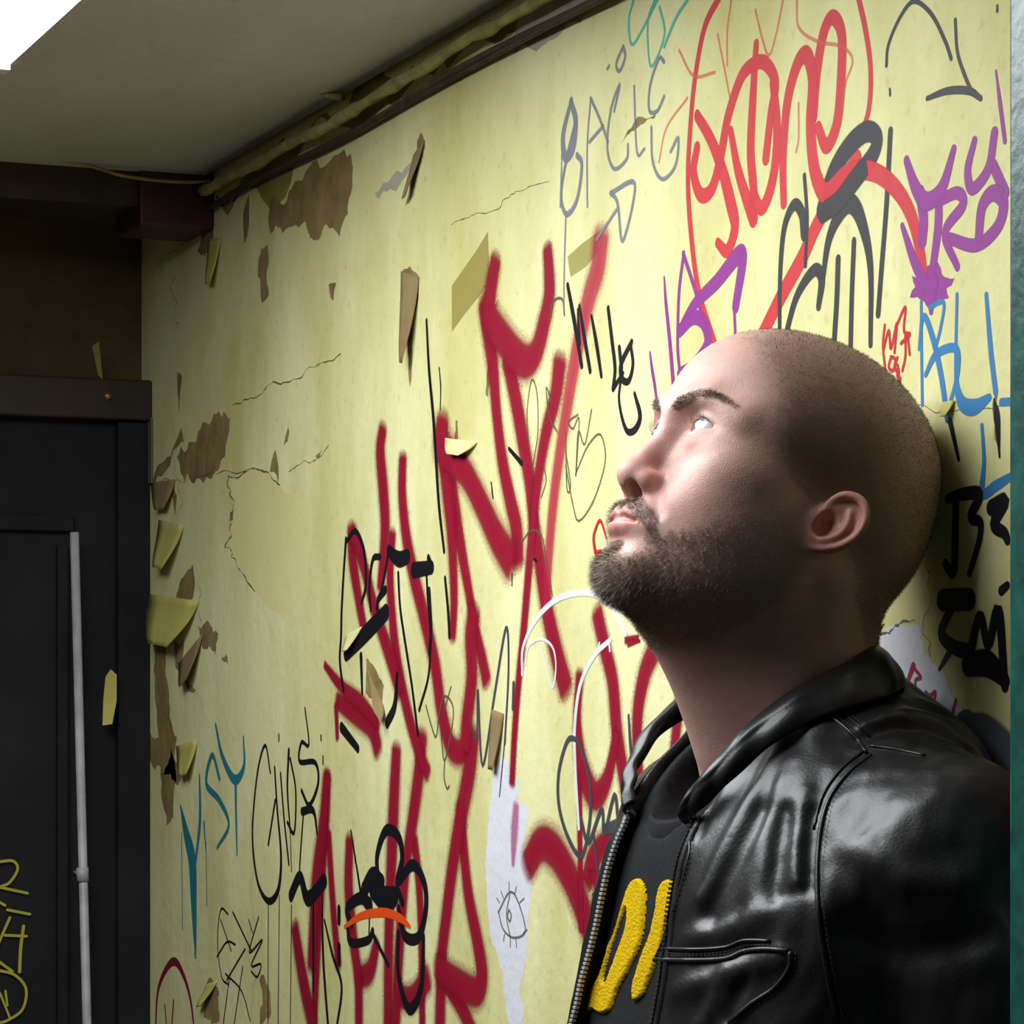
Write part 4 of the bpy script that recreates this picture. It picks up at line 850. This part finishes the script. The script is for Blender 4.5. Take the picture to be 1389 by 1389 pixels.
def build_head(person):
    V, Q = head_mesh(.00135)
    body = np_mesh_obj('body', can2world(V), Q, None or mat('tmp', (1, 1, 1, 1)), person, label='light skinned head and neck tilted back, shaved scalp')
    scalp, stub, beard, lips, brow, ear = head_masks(V)
    x = np.abs(V[:, 0]); f = V[:, 1]; u = V[:, 2]
    Vf = V.astype(np.float32)
    base = np.array([.66, .400, .335]) * (1 + .06 * vnoise(Vf, 90, 1) + .05 * vnoise(Vf, 260, 2))[:, None]
    def blend(c, col, w): return c * (1 - w[:, None]) + np.array(col) * w[:, None]
    red = np.exp(-(((x - .012) / .016) ** 2 + ((f - .118) / .018) ** 2 + ((u + .045) / .022) ** 2))
    red = np.maximum(red, .55 * np.exp(-(((x - .045) / .022) ** 2 + ((u + .038) / .022) ** 2)) * (f > .06))
    base = blend(base, (.56, .23, .19), np.clip(red * .55, 0, 1))
    base = blend(base, (.52, .20, .16), ear * .75)
    base = blend(base, (.22, .145, .095), scalp * .60)
    base = blend(base, (.20, .140, .100), beard * np.interp(f, [.02, .07, .10], [.30, .38, .50]))
    base = blend(base, (.26, .17, .12), brow * .6)
    base = blend(base, (.56, .24, .22), lips * .85)
    set_col(body, 'skin', base)
    set_attr(body, 'lip', lips)
    m = bpy.data.materials.new('skin'); m.use_nodes = True; nt = m.node_tree; b = nt.nodes['Principled BSDF']
    at = nt.nodes.new('ShaderNodeAttribute'); at.attribute_name = 'skin'; nt.links.new(at.outputs['Color'], b.inputs['Base Color'])
    b.inputs['Roughness'].default_value = .47; b.inputs['Specular IOR Level'].default_value = .42
    b.inputs['Subsurface Weight'].default_value = .35; b.inputs['Subsurface Radius'].default_value = (1.0, .32, .18); b.inputs['Subsurface Scale'].default_value = .006
    tc = nt.nodes.new('ShaderNodeTexCoord'); n1 = nt.nodes.new('ShaderNodeTexVoronoi'); n1.inputs['Scale'].default_value = 900
    n2 = nt.nodes.new('ShaderNodeTexNoise'); n2.inputs['Scale'].default_value = 260; n2.inputs['Detail'].default_value = 6
    ad = nt.nodes.new('ShaderNodeMath'); ad.operation = 'ADD'
    for n_ in (n1, n2): nt.links.new(tc.outputs['Object'], n_.inputs['Vector'])
    nt.links.new(n1.outputs['Distance'], ad.inputs[0]); nt.links.new(n2.outputs['Fac'], ad.inputs[1])
    bp = nt.nodes.new('ShaderNodeBump'); bp.inputs['Strength'].default_value = .22; bp.inputs['Distance'].default_value = .0007
    nt.links.new(ad.outputs[0], bp.inputs['Height']); nt.links.new(bp.outputs[0], b.inputs['Normal'])
    body.data.materials[0] = m

    # ---------------- strands
    tri = np.concatenate([Q[:, [0, 1, 2]], Q[:, [0, 2, 3]]])
    A, B, C_ = V[tri[:, 0]], V[tri[:, 1]], V[tri[:, 2]]
    area = np.linalg.norm(np.cross(B - A, C_ - A), axis=1)
    rs = np.random.RandomState(11)
    m_hair = bpy.data.materials.new('short_hair'); m_hair.use_nodes = True; nt = m_hair.node_tree; b = nt.nodes['Principled BSDF']
    at = nt.nodes.new('ShaderNodeAttribute'); at.attribute_name = 'tone'; nt.links.new(at.outputs['Color'], b.inputs['Base Color'])
    b.inputs['Roughness'].default_value = .5; b.inputs['Specular IOR Level'].default_value = .3
    def strands(name, mask, count, length, width, comb, lean, cols, label, seed):
        w = area * mask[tri].mean(1); w = np.where(mask[tri].min(1) > .04, w, 0); w /= w.sum()
        k = rs.choice(len(tri), count, p=w); r1, r2 = rs.rand(2, count); s = np.sqrt(r1)
        P = A[k] * (1 - s)[:, None] + B[k] * (s * (1 - r2))[:, None] + C_[k] * (s * r2)[:, None]
        Pn = grad(sdf_head, P.astype(np.float32), 1.2e-3).astype(float)
        D = Pn + lean * comb(P) + rs.normal(0, .28, P.shape); D /= np.linalg.norm(D, axis=1)[:, None]
        L = length(P) * (.55 + .7 * rs.rand(count)) * np.clip(.35 + mask[tri[k]].mean(1), .3, 1)
        side = np.cross(D, rs.normal(0, 1, P.shape)); side /= np.linalg.norm(side, axis=1)[:, None]
        mid = P + D * L[:, None] * .55; D2 = D + lean * .7 * comb(P); D2 /= np.linalg.norm(D2, axis=1)[:, None]
        tip = mid + D2 * L[:, None] * .45
        W = width * (.7 + .6 * rs.rand(count))[:, None]
        P0 = P - Pn * .0004
        VV = np.stack([P0 - side * W, P0 + side * W, mid + side * W * .7, mid - side * W * .7, tip], 1).reshape(-1, 3)
        i0 = np.arange(count)[:, None] * 5
        T3 = np.concatenate([i0 + np.array([[0, 1, 2]]), i0 + np.array([[0, 2, 3]]), i0 + np.array([[3, 2, 4]])])
        o = np_mesh_obj(name, can2world(VV), T3, m_hair, person, smooth=False, kind='stuff', label=label)
        pal = np.array(cols); c = pal[rs.randint(0, len(pal), count)] * (.7 + .6 * rs.rand(count))[:, None]
        set_col(o, 'tone', np.repeat(c, 5, 0))
        return o
    one = lambda v: (lambda P: np.full(len(P), v))
    dn = lambda P: np.tile(np.array([0, -.55, -.8]), (len(P), 1))
    strands('scalp_stubble', stub, 36000, one(.0018), .00011, dn, .45, [(.06, .04, .022), (.10, .065, .035), (.16, .11, .06)], 'very short brown stubble on the shaved scalp', 1)
    blen = lambda P: np.interp(P[:, 1], [.02, .05, .08, .10, .125], [.0018, .0026, .0040, .0060, .0066]) * np.where(P[:, 2] > -.092, .72, 1.0)
    bcomb = lambda P: np.stack([np.sign(P[:, 0]) * .25, .25 * np.ones(len(P)), -.9 * np.ones(len(P))], 1)
    strands('beard', beard * np.interp(f, [.02, .06, .09, .11], [.45, .55, .8, 1.0]), 27000, blen, .000095, bcomb, .75, [(.06, .045, .033), (.11, .085, .06), (.22, .18, .135), (.40, .36, .30), (.60, .56, .50)], 'short greying brown beard and moustache', 2)
    browc = lambda P: np.stack([np.sign(P[:, 0]) * 1.0, -.25 * np.ones(len(P)), .35 * np.ones(len(P))], 1)
    strands('eyebrow', brow, 1500, one(.0052), .00010, browc, 2.2, [(.06, .045, .03), (.11, .08, .055)], 'brown eyebrows', 3)
    # lashes along the upper lid
    LV = []
    for s in (1, -1):
        for q in np.linspace(-.92, .96, 70):
            q += rs.normal(0, .01)
            top = .0062 * (1 - abs(q) ** 2.2) * (1 - .12 * q) + .0005 * q
            P = np.array([.0325 + q * .0150, 0, EYE[2] + top])
            dx, dz = P[0] - EYE[0], P[2] - EYE[2]; P[1] = EYE[1] + math.sqrt(max(1e-8, .0146 ** 2 - dx * dx - dz * dz))
            d = np.array([.35 * q, 1, .35 + .2 * rs.rand()]); d /= np.linalg.norm(d); L = .0065 * (.7 + .5 * rs.rand())
            mid = P + d * L * .55; tip = mid + (d + np.array([0, -.1, .8])) * L * .42
            wv = np.array([.00013, 0, 0])
            LV += [np.array([s, 1, 1]) * z for z in (P - wv, P + wv, mid + wv * .7, mid - wv * .7, tip)]
    LV = np.array(LV); n = len(LV) // 5; i0 = np.arange(n)[:, None] * 5
    T3 = np.concatenate([i0 + np.array([[0, 1, 2]]), i0 + np.array([[0, 2, 3]]), i0 + np.array([[3, 2, 4]])])
    o = np_mesh_obj('eyelashes', can2world(LV), T3, m_hair, person, smooth=False, kind='stuff'); set_col(o, 'tone', np.full((len(LV), 3), .015))
    # ---------------- eyes
    m_eye = bpy.data.materials.new('eye'); m_eye.use_nodes = True; nt = m_eye.node_tree; b = nt.nodes['Principled BSDF']
    at = nt.nodes.new('ShaderNodeAttribute'); at.attribute_name = 'tone'; nt.links.new(at.outputs['Color'], b.inputs['Base Color'])
    b.inputs['Roughness'].default_value = .12; b.inputs['Coat Weight'].default_value = 1.0; b.inputs['Coat Roughness'].default_value = .03
    for s in (1, -1):
        g = np.array([-.07 * s, .95, .24]); g /= np.linalg.norm(g)
        bm = bmesh.new(); bmesh.ops.create_uvsphere(bm, u_segments=64, v_segments=48, radius=1)
        me = bpy.data.meshes.new('eyeball'); bm.to_mesh(me); bm.free()
        D = np.empty(len(me.vertices) * 3, np.float32); me.vertices.foreach_get('co', D); D = D.reshape(-1, 3)
        ang = np.arccos(np.clip(D @ g, -1, 1)); r = EYE_R * (1 + .075 * np.exp(-(ang / .30) ** 2))
        W = can2world(EYE * np.array([s, 1, 1]) + D * r[:, None]); me.vertices.foreach_set('co', W.astype(np.float32).ravel())
        me.polygons.foreach_set('use_smooth', [True] * len(me.polygons)); me.materials.append(m_eye)
        o = bpy.data.objects.new('eyeball', me); COL.objects.link(o); o.parent = person; o['label'] = 'pale blue grey eye looking up'
        iris = sstep(.47, .43, ang); rim = np.exp(-((ang - .45) / .05) ** 2); pup = sstep(.17, .14, ang)
        c = np.array([.72, .68, .66])[None] * np.ones((len(D), 1))
        c = c * (1 - iris[:, None]) + np.array([.16, .21, .26]) * iris[:, None] * (1 + .25 * np.sin(np.arctan2(D[:, 2], D[:, 0]) * 40))[:, None]
        c = c * (1 - .6 * rim[:, None]); c = c * (1 - pup[:, None]) + .004 * pup[:, None]
        set_col(o, 'tone', c)
    return body
# ================================================================== the man: clothes (local frame: lateral, distance from wall, height)
def loc2world(q):
    q = np.asarray(q, float); return np.stack([-q[..., 1], Y0 - q[..., 0], q[..., 2]], -1)
def world2loc(p):
    p = np.asarray(p); return np.stack([Y0 - p[..., 1], -p[..., 0], p[..., 2]], -1)

def sdf_torso(p):
    l = np.abs(p[:, 0]); f = p[:, 1]; z = p[:, 2]
    fs = f - .22 * np.clip(1.42 - z, -.1, .14) + .36 * np.clip(-p[:, 0] - .05, 0, None) * sstep(.06, .20, f)
    W = .205 - .03 * sstep(1.30, 1.0, z)
    D = .106 - .010 * sstep(1.30, 1.0, z)
    q = ((l / W) ** 2.5 + (np.abs(fs - .120) / D) ** 2.5) ** (1 / 2.5)
    d = (q - 1) * D * .95
    top = z - (1.578 - .37 * l - 6 * np.clip(fs - .12, 0, None) ** 2)
    d = smax(d, top * .9, .075)
    d = np.maximum(d, 1.0 - z)
    return d
ARM = [(.180, .088, 1.442), (.212, .074, 1.38), (.242, .066, 1.20), (.225, .105, 1.02)]
ARM_R = [.064, .062, .057, .050]
def sdf_arms(p):
    q = p.copy(); q[:, 0] = np.abs(q[:, 0]); return s_chain(q, ARM, ARM_R)
def sdf_jbase(p):
    return smin(sdf_torso(p), sdf_arms(p), .03)

def march(fn, px, py, t0=1.2, n=70):
    d = ray(px, py); d = d / np.linalg.norm(d); t = t0
    for _ in range(n):
        P = CAM + d * t
        v = float(fn(world2loc(P)[None].astype(np.float32))[0])
        if abs(v) < 2e-5: break
        t += v * .9
        if t > 2.6: return None
    return world2loc(CAM + d * t)
def trace(fn, pts, n=4):
    out = [march(fn, *q) for q in catmull(pts, n)]
    return np.array([o for o in out if o is not None])

# folds traced on the left front panel and sleeve: (pixels, amplitude, half width)
FOLDS = [([(1058, 1010), (1022, 1080), (985, 1150), (955, 1215)], .0042, .0080),
         ([(1032, 1100), (1000, 1165), (962, 1240)], -.0035, .0075),
         ([(1072, 1040), (1046, 1110), (1030, 1180), (1020, 1260)], .0030, .0085),
         ([(1066, 1100), (1056, 1150), (1052, 1215)], -.0030, .0055),
         ([(1094, 1075), (1082, 1130), (1080, 1195)], .0036, .0050),
         ([(1104, 1100), (1098, 1150), (1098, 1205)], -.0026, .0045),
         ([(1108, 985), (1086, 1035), (1075, 1080)], .0040, .0130),
         ([(1000, 1010), (975, 1060), (950, 1130)], -.0025, .0050),
         ([(1168, 1000), (1215, 985), (1270, 992), (1320, 1020)], -.0060, .0060),
         ([(1180, 985), (1230, 968), (1290, 985)], .0035, .0080),
         ([(920, 1345), (1000, 1318), (1060, 1300)], .0040, .0075),
         ([(985, 1320), (955, 1389)], .0035, .0050), ([(1010, 1330), (985, 1380)], -.0035, .0050),
         ([(1035, 1240), (990, 1262), (930, 1275)], .0030, .0080),
         ([(1165, 1150), (1220, 1190), (1300, 1200)], .0030, .012), ([(1150, 1260), (1230, 1290), (1330, 1270)], -.0030, .012)]
FOLD3 = [(trace(sdf_jbase, f[0], 2), f[1], f[2]) for f in FOLDS]
def sdf_jacket(p):
    d = sdf_jbase(p)
    nz = np.abs(d) < .03
    if nz.any():
        q = p[nz]; b = np.zeros(len(q), np.float32)
        hot = (q[:, 0] > .0) & (q[:, 2] > 1.26)
        if hot.any():
            qh = q[hot]; bh = np.zeros(len(qh), np.float32)
            for P3, amp, w in FOLD3:
                lo_ = P3.min(0) - 3 * w; hi_ = P3.max(0) + 3 * w
                k = ((qh > lo_) & (qh < hi_)).all(1)
                if k.any(): bh[k] += amp * np.exp(-(s_chain(qh[k], P3, 0.0) / w) ** 2)
            b[hot] = bh
        b = b + .0016 * vnoise(q * np.array([1, 1, .45], np.float32), 42, 3) + .0007 * vnoise(q * np.array([1, 1, .5], np.float32), 110, 5)
        b = b + .009 * np.exp(-((q[:, 0] + .060) / .020) ** 2) * sstep(.12, .17, q[:, 1]) * sstep(1.53, 1.47, q[:, 2])
        d = d.copy(); d[nz] = d[nz] - b
    return d
def open_lo(z): return -.046 - .006 * sstep(1.42, 1.30, z) - .010 * sstep(1.455, 1.50, z)
def open_hi(z): return .050 + .010 * sstep(1.45, 1.34, z)
def sdf_jacket_shell(p):
    d = sdf_jacket(p)
    d = np.maximum(d, -(sdf_jbase(p) + .0105))
    l, f, z = p[:, 0], p[:, 1], p[:, 2]
    cut = np.maximum(np.maximum(open_lo(z) - l, l - open_hi(z)), .10 - f)      # open front
    d = np.maximum(d, -cut)
    nk = s_cap(p, (0, .100, 1.46), (0, .106, 1.62), .062, .060)                # neck hole
    nk = np.minimum(nk, s_cap(p, (0, .14, 1.50), (0, .25, 1.49), .034))
    d = np.maximum(d, -nk)
    return np.maximum(np.maximum(d, 1.04 - z), .0025 - f)
def sdf_shirt(p):
    d = sdf_jbase(p) + .004 + .0075 * sstep(.20, .14, p[:, 1])
    nk = s_cap(p, (0, .100, 1.475), (0, .106, 1.62), .060, .060)
    nk = np.minimum(nk, s_cap(p, (0, .150, 1.500), (0, .235, 1.478), .036, .030))
    return np.maximum(np.maximum(d, -nk), p[:, 2] - 1.535)

leather = mat('black_leather', (.010, .0102, .0108, 1), .38, None, (420, .35, .0006), .42, .10)
MATS['black_leather'].node_tree.nodes['Principled BSDF'].inputs['Coat Roughness'].default_value = .22
thread = mat('dark_thread', (.035, .034, .032, 1), .7)
cotton = mat('black_cotton', (.010, .0104, .012, 1), .9, (300, .35), (900, .4, .0004), .25)
denim = mat('dark_denim', (.012, .014, .022, 1), .85, (120, .3))
zipm = mat('zip_metal', (.55, .55, .58, 1), .45, metal=.25)
terry = mat('yellow_terry', srgb(222, 182, 14), .95, (700, .25), (1400, .9, .0012), .1)
rubber = mat('black_rubber', (.012, .012, .012, 1), .7)

def build_clothes(person):
    V, Q = surface_nets(sdf_jacket_shell, (-.33, -.03, 1.03), (.33, .30, 1.60), .0030)
    jacket = np_mesh_obj('leather_jacket', loc2world(V), Q, leather, person, label='black leather zip jacket worn open')
    # shirt
    V, Q = surface_nets(sdf_shirt, (-.30, -.02, .99), (.30, .29, 1.56), .006)
    shirt = np_mesh_obj('t_shirt', loc2world(V), Q, cotton, person, label='black cotton T-shirt with yellow letters')
    # ribbed crew neck
    nb = catmull([(0, .2090, 1.4520), (.030, .201, 1.458), (.052, .174, 1.480), (.062, .130, 1.512), (.050, .075, 1.545), (0, .045, 1.555),
                  (-.050, .075, 1.545), (-.062, .130, 1.512), (-.052, .174, 1.480), (-.030, .201, 1.458)], 5, True)
    nb = np.vstack([nb, nb[:1]]); Vb = []; Fb = []; m = 8
    for i, P in enumerate(nb):
        out = np.array([P[0], P[1] - .11, 0]); out /= np.linalg.norm(out)
        for k in range(m):
            a = 2 * math.pi * k / m
            Vb.append(P + out * .0030 * math.cos(a) + np.array([0, 0, .0115]) * math.sin(a))
    for i in range(len(nb) - 1):
        for k in range(m): Fb.append((i * m + k, i * m + (k + 1) % m, (i + 1) * m + (k + 1) % m, (i + 1) * m + k))
    mesh_obj('neck_band', loc2world(Vb), Fb, cotton, shirt, True)
    # collar: lofted strip, upper and lower edge, with thickness and a soft roll
    upc = [(0, .062, 1.587), (.030, .068, 1.584), (.054, .090, 1.576), (.067, .120, 1.564), (.069, .150, 1.549), (.064, .177, 1.526), (.056, .194, 1.503), (.045, .202, 1.488), (.038, .206, 1.474)]
    loc = [(0, .038, 1.553), (.040, .044, 1.555), (.074, .066, 1.551), (.093, .098, 1.544), (.098, .135, 1.535), (.088, .170, 1.516), (.074, .193, 1.492), (.056, .205, 1.474), (.038, .210, 1.462)]
    def side(s, n=6):
        U = catmull(upc, n); L = catmull(loc, n); rows = 9; V = []; F = []
        for i in range(len(U)):
            ax = U[i] - L[i]
            out = np.array([U[i][0], U[i][1] - .115, 0.]); out /= np.linalg.norm(out) + 1e-9
            for j in range(rows):
                t = j / (rows - 1)
                b = .007 * math.sin(math.pi * t) + .0012 * math.sin(i * .9 + j * .8) + .004 * t * t
                b += .0035 * math.exp(-((t - .80) / .10) ** 2)
                P = L[i] + ax * t + out * b; V.append((P[0] * s, P[1], P[2]))
        n_ = len(U)
        for i in range(n_ - 1):
            for j in range(rows - 1):
                q = (i * rows + j, (i + 1) * rows + j, (i + 1) * rows + j + 1, i * rows + j + 1)
                F.append(q if s > 0 else q[::-1])
        return V, F
    for s in (1, -1):
        v, f = side(s)
        o = mesh_obj('collar', loc2world(v), f, leather, jacket, True)
        md = o.modifiers.new('thick', 'SOLIDIFY'); md.thickness = .005; md.offset = 0
        sb = o.modifiers.new('sub', 'SUBSURF'); sb.levels = 1; sb.render_levels = 2
    # edging rolls along both front edges
    def front_edge(fn_l, r, z0=1.466, z1=1.06):
        P = []
        for z in np.linspace(z0, z1, 60):
            l = float(fn_l(np.array([z]))[0]); lo, hi = .12, .33
            for _ in range(24):
                mid = (lo + hi) / 2
                if float(sdf_jacket(np.array([[l, mid, z]], np.float32))[0]) < 0: lo = mid
                else: hi = mid
            P.append((l, lo - .0025, z))
        return np.array(P)
    eN = front_edge(open_hi, .004); eF = front_edge(open_lo, .004)
    for nm, E_ in (('front_edge', eN), ('front_edge', eF)):
        tube(nm, loc2world(E_), .0042, leather, jacket, 8)
    # zips: one strip of teeth along each front edge
    for E_, sgn, mt, nm in ((eF, 1, zipm, 'zipper'), (eN, -1, mat('zip_dark', (.12, .12, .125, 1), .4, metal=.8), 'zipper')):
        C_ = catmull(E_, 6); seg = np.linalg.norm(np.diff(C_, axis=0), axis=1); S = np.concatenate([[0], np.cumsum(seg)])
        tp = tube_geo(loc2world(C_[::4] + np.array([sgn * .0035, .0015, 0])), .0022, 6)
        tape = mesh_obj('zip_tape', tp[0], tp[1], cotton, jacket, True)
        Vz, Fz = [], []
        for s_ in np.arange(0, S[-1], .0031):
            P = np.array([np.interp(s_, S, C_[:, k]) for k in range(3)]) + np.array([sgn * .0045, .0035, 0])
            v, f = box_geo(P[0] - .0016, P[0] + .0024, P[1] - .0016, P[1] + .0016, P[2] - .0009, P[2] + .0009)
            Fz += [tuple(i + len(Vz) for i in q) for q in f]; Vz += [tuple(x) for x in loc2world(np.array(v))]
        mesh_obj(nm, Vz, Fz, mt, jacket, kind='stuff', label='metal zip teeth')
    # seams: raised welts with stitches, traced on the leather
    def seam(pts, r=.0014, stitch=0, lift=.0002, off=(0, 0)):
        P = trace(sdf_jacket, pts, 5)
        if len(P) < 3: return
        n = grad(sdf_jacket, P.astype(np.float32))
        tube('seam', loc2world(P + n * lift), r, leather, jacket, 6)
        if stitch:
            C_ = P + n * .0011; T = np.gradient(P, axis=0); T /= np.linalg.norm(T, axis=1)[:, None]
            B = np.cross(T, n); C_ = C_ + B * stitch
            seg = np.linalg.norm(np.diff(C_, axis=0), axis=1); S = np.concatenate([[0], np.cumsum(seg)])
            Vz, Fz = [], []
            for s_ in np.arange(0, S[-1] - .003, .0036):
                a = np.array([np.interp(s_, S, C_[:, k]) for k in range(3)]); b = np.array([np.interp(s_ + .0022, S, C_[:, k]) for k in range(3)])
                v, f = tube_geo(loc2world(np.array([a, b])), .00035, 4)
                Fz += [tuple(i + len(Vz) for i in q) for q in f]; Vz += v
            mesh_obj('stitching', Vz, Fz, thread, jacket, kind='stuff')
    seam([(1182, 1024), (1150, 1050), (1125, 1085), (1113, 1130), (1109, 1190), (1112, 1260), (1122, 1320), (1135, 1388)], .0018, .0040)
    seam([(1172, 1018), (1140, 1045), (1116, 1080), (1104, 1125)], .0012, 0)
    seam([(1097, 958), (1130, 975), (1158, 998), (1176, 1022)], .0014, .0030)
    seam([(1145, 968), (1165, 985), (1180, 1000)], .0010, .0020)
    seam([(1180, 1012), (1210, 1016), (1255, 1025)], .0012, 0)
    seam([(895, 1287), (945, 1288), (985, 1285), (1010, 1276), (1045, 1277)], .0014, -.0028)
    seam([(888, 1302), (935, 1303), (985, 1301), (1010, 1291), (1040, 1288), (1072, 1291)], .0020, .0030)
    seam([(1072, 1291), (1070, 1315), (1050, 1342), (1020, 1362), (990, 1388)], .0022, .0030)
    seam([(943, 1102), (936, 1135), (935, 1160), (922, 1210), (905, 1262), (890, 1300)], .0012, .0024)
    seam([(1030, 1258), (1033, 1275)], .0012, 0)
    # yellow letters on the shirt
    def letter(outer, holes, lift=.0035):
        O = catmull(outer, 4, True); Hs = [catmull(h, 4, True) for h in holes]
        def inside(P, x, y):
            c = False; j = len(P) - 1
            for i in range(len(P)):
                if (P[i][1] > y) != (P[j][1] > y) and x < (P[j][0] - P[i][0]) * (y - P[i][1]) / (P[j][1] - P[i][1]) + P[i][0]: c = not c
                j = i
            return c
        def dist(P, x, y):
            A = P; B = np.roll(P, -1, 0); ab = B - A; q = np.array([x, y])
            h = np.clip(((q - A) * ab).sum(1) / ((ab * ab).sum(1) + 1e-9), 0, 1); return np.linalg.norm(A + ab * h[:, None] - q, axis=1).min()
        st = 1.1; xs = np.arange(O[:, 0].min() - st, O[:, 0].max() + st, st); ys = np.arange(O[:, 1].min() - st, O[:, 1].max() + st, st)
        idx = {}; V = []
        for i, x in enumerate(xs):
            for j, y in enumerate(ys):
                d = dist(O, x, y) * (1 if inside(O, x, y) else -1)
                for h in Hs: d = min(d, dist(h, x, y) * (-1 if inside(h, x, y) else 1))
                if d < -1.2: continue
                idx[i, j] = len(V); V.append((x, y, d))
        V = np.array(V)
        # surface points by a coarse march, refined together
        D = np.array([ray(x, y) for x, y, _ in V]); D /= np.linalg.norm(D, axis=1)[:, None]
        t = np.full(len(V), 1.3)
        for _ in range(60): t += .9 * sdf_shirt(world2loc(CAM + D * t[:, None]).astype(np.float32))
        P = world2loc(CAM + D * np.clip(t, 1.2, 2.4)[:, None]); good = np.abs(sdf_shirt(P.astype(np.float32))) < 2e-3; n = grad(sdf_shirt, P.astype(np.float32), 3e-3)
        hgt = np.clip((V[:, 2] + .9) / 3.2, 0, 1); hgt = np.sqrt(hgt) * lift + .0005 * vnoise(P.astype(np.float32), 900, 2) - .0008
        P = P + n * hgt[:, None]
        idx = {k: v for k, v in idx.items() if good[v]}; P[~good] = P[good].mean(0)
        F = [(idx[i, j], idx[i, j + 1], idx[i + 1, j + 1], idx[i + 1, j]) for (i, j) in idx if (i, j + 1) in idx and (i + 1, j + 1) in idx and (i + 1, j) in idx]
        return mesh_obj('letter', loc2world(P), F, terry, shirt, True, label='yellow terry letter sewn on the shirt')
    z = lambda L: [(750 + x * .252, 1040 + y * .252) for x, y in L]
    letter(z([(470, 605), (500, 650), (505, 720), (495, 850), (475, 960), (420, 1080), (350, 1210), (315, 1305), (265, 1330), (222, 1305), (200, 1318), (178, 1295), (190, 1230), (230, 1170), (265, 1100), (300, 980), (340, 880), (375, 760), (400, 680), (430, 620)]),
           [z([(405, 760), (397, 870), (362, 970), (322, 1080), (288, 1165), (276, 1130), (302, 1030), (332, 930), (380, 800)])])
    letter(z([(630, 610), (665, 640), (660, 740), (620, 840), (600, 920), (590, 980), (560, 1060), (520, 1160), (490, 1230), (440, 1262), (435, 1180), (460, 1090), (490, 1000), (530, 900), (560, 760), (570, 680), (595, 625)]), [])
    # trousers and shoes
    def sdf_tr(p):
        q = p.copy(); q[:, 0] = np.abs(q[:, 0])
        d = s_chain(q, [(.085, .150, 1.00), (.095, .20, .52), (.10, .27, .10)], [.085, .062, .055])
        return np.maximum(smin(d, s_ell(q, (0, .14, 1.00), (.175, .105, .13)), .04), p[:, 2] - 1.10)
    V, Q = surface_nets(sdf_tr, (-.22, -.0, .02), (.22, .36, 1.12), .010)
    np_mesh_obj('trousers', loc2world(V), Q, denim, person)
    def sdf_sh(p):
        q = p.copy(); q[:, 0] = np.abs(q[:, 0])
        d = smin(s_ell(q, (.105, .345, .032), (.045, .135, .045)), s_cap(q, (.10, .265, .05), (.10, .262, .12), .042), .03)
        return np.maximum(d, -q[:, 2])
    for s in (1, -1):
        V, Q = surface_nets(lambda p: sdf_sh(p), (.04, .18, -.005), (.17, .50, .17), .006)
        V[:, 0] *= s
        np_mesh_obj('shoe', loc2world(V), Q if s > 0 else Q[:, ::-1].copy(), rubber, person)
    return jacket
# ================================================================== assemble the man
BASE = (-.20, Y0, 0.0)
person = empty('person', BASE, label='man with shaved head and beard in black leather jacket leaning against the wall', category='person')
build_head(person)
build_clothes(person)
from mathutils import Matrix
for o in list(COL.objects):
    if o.parent is person: o.matrix_parent_inverse = Matrix.Translation((-BASE[0], -BASE[1], -BASE[2]))
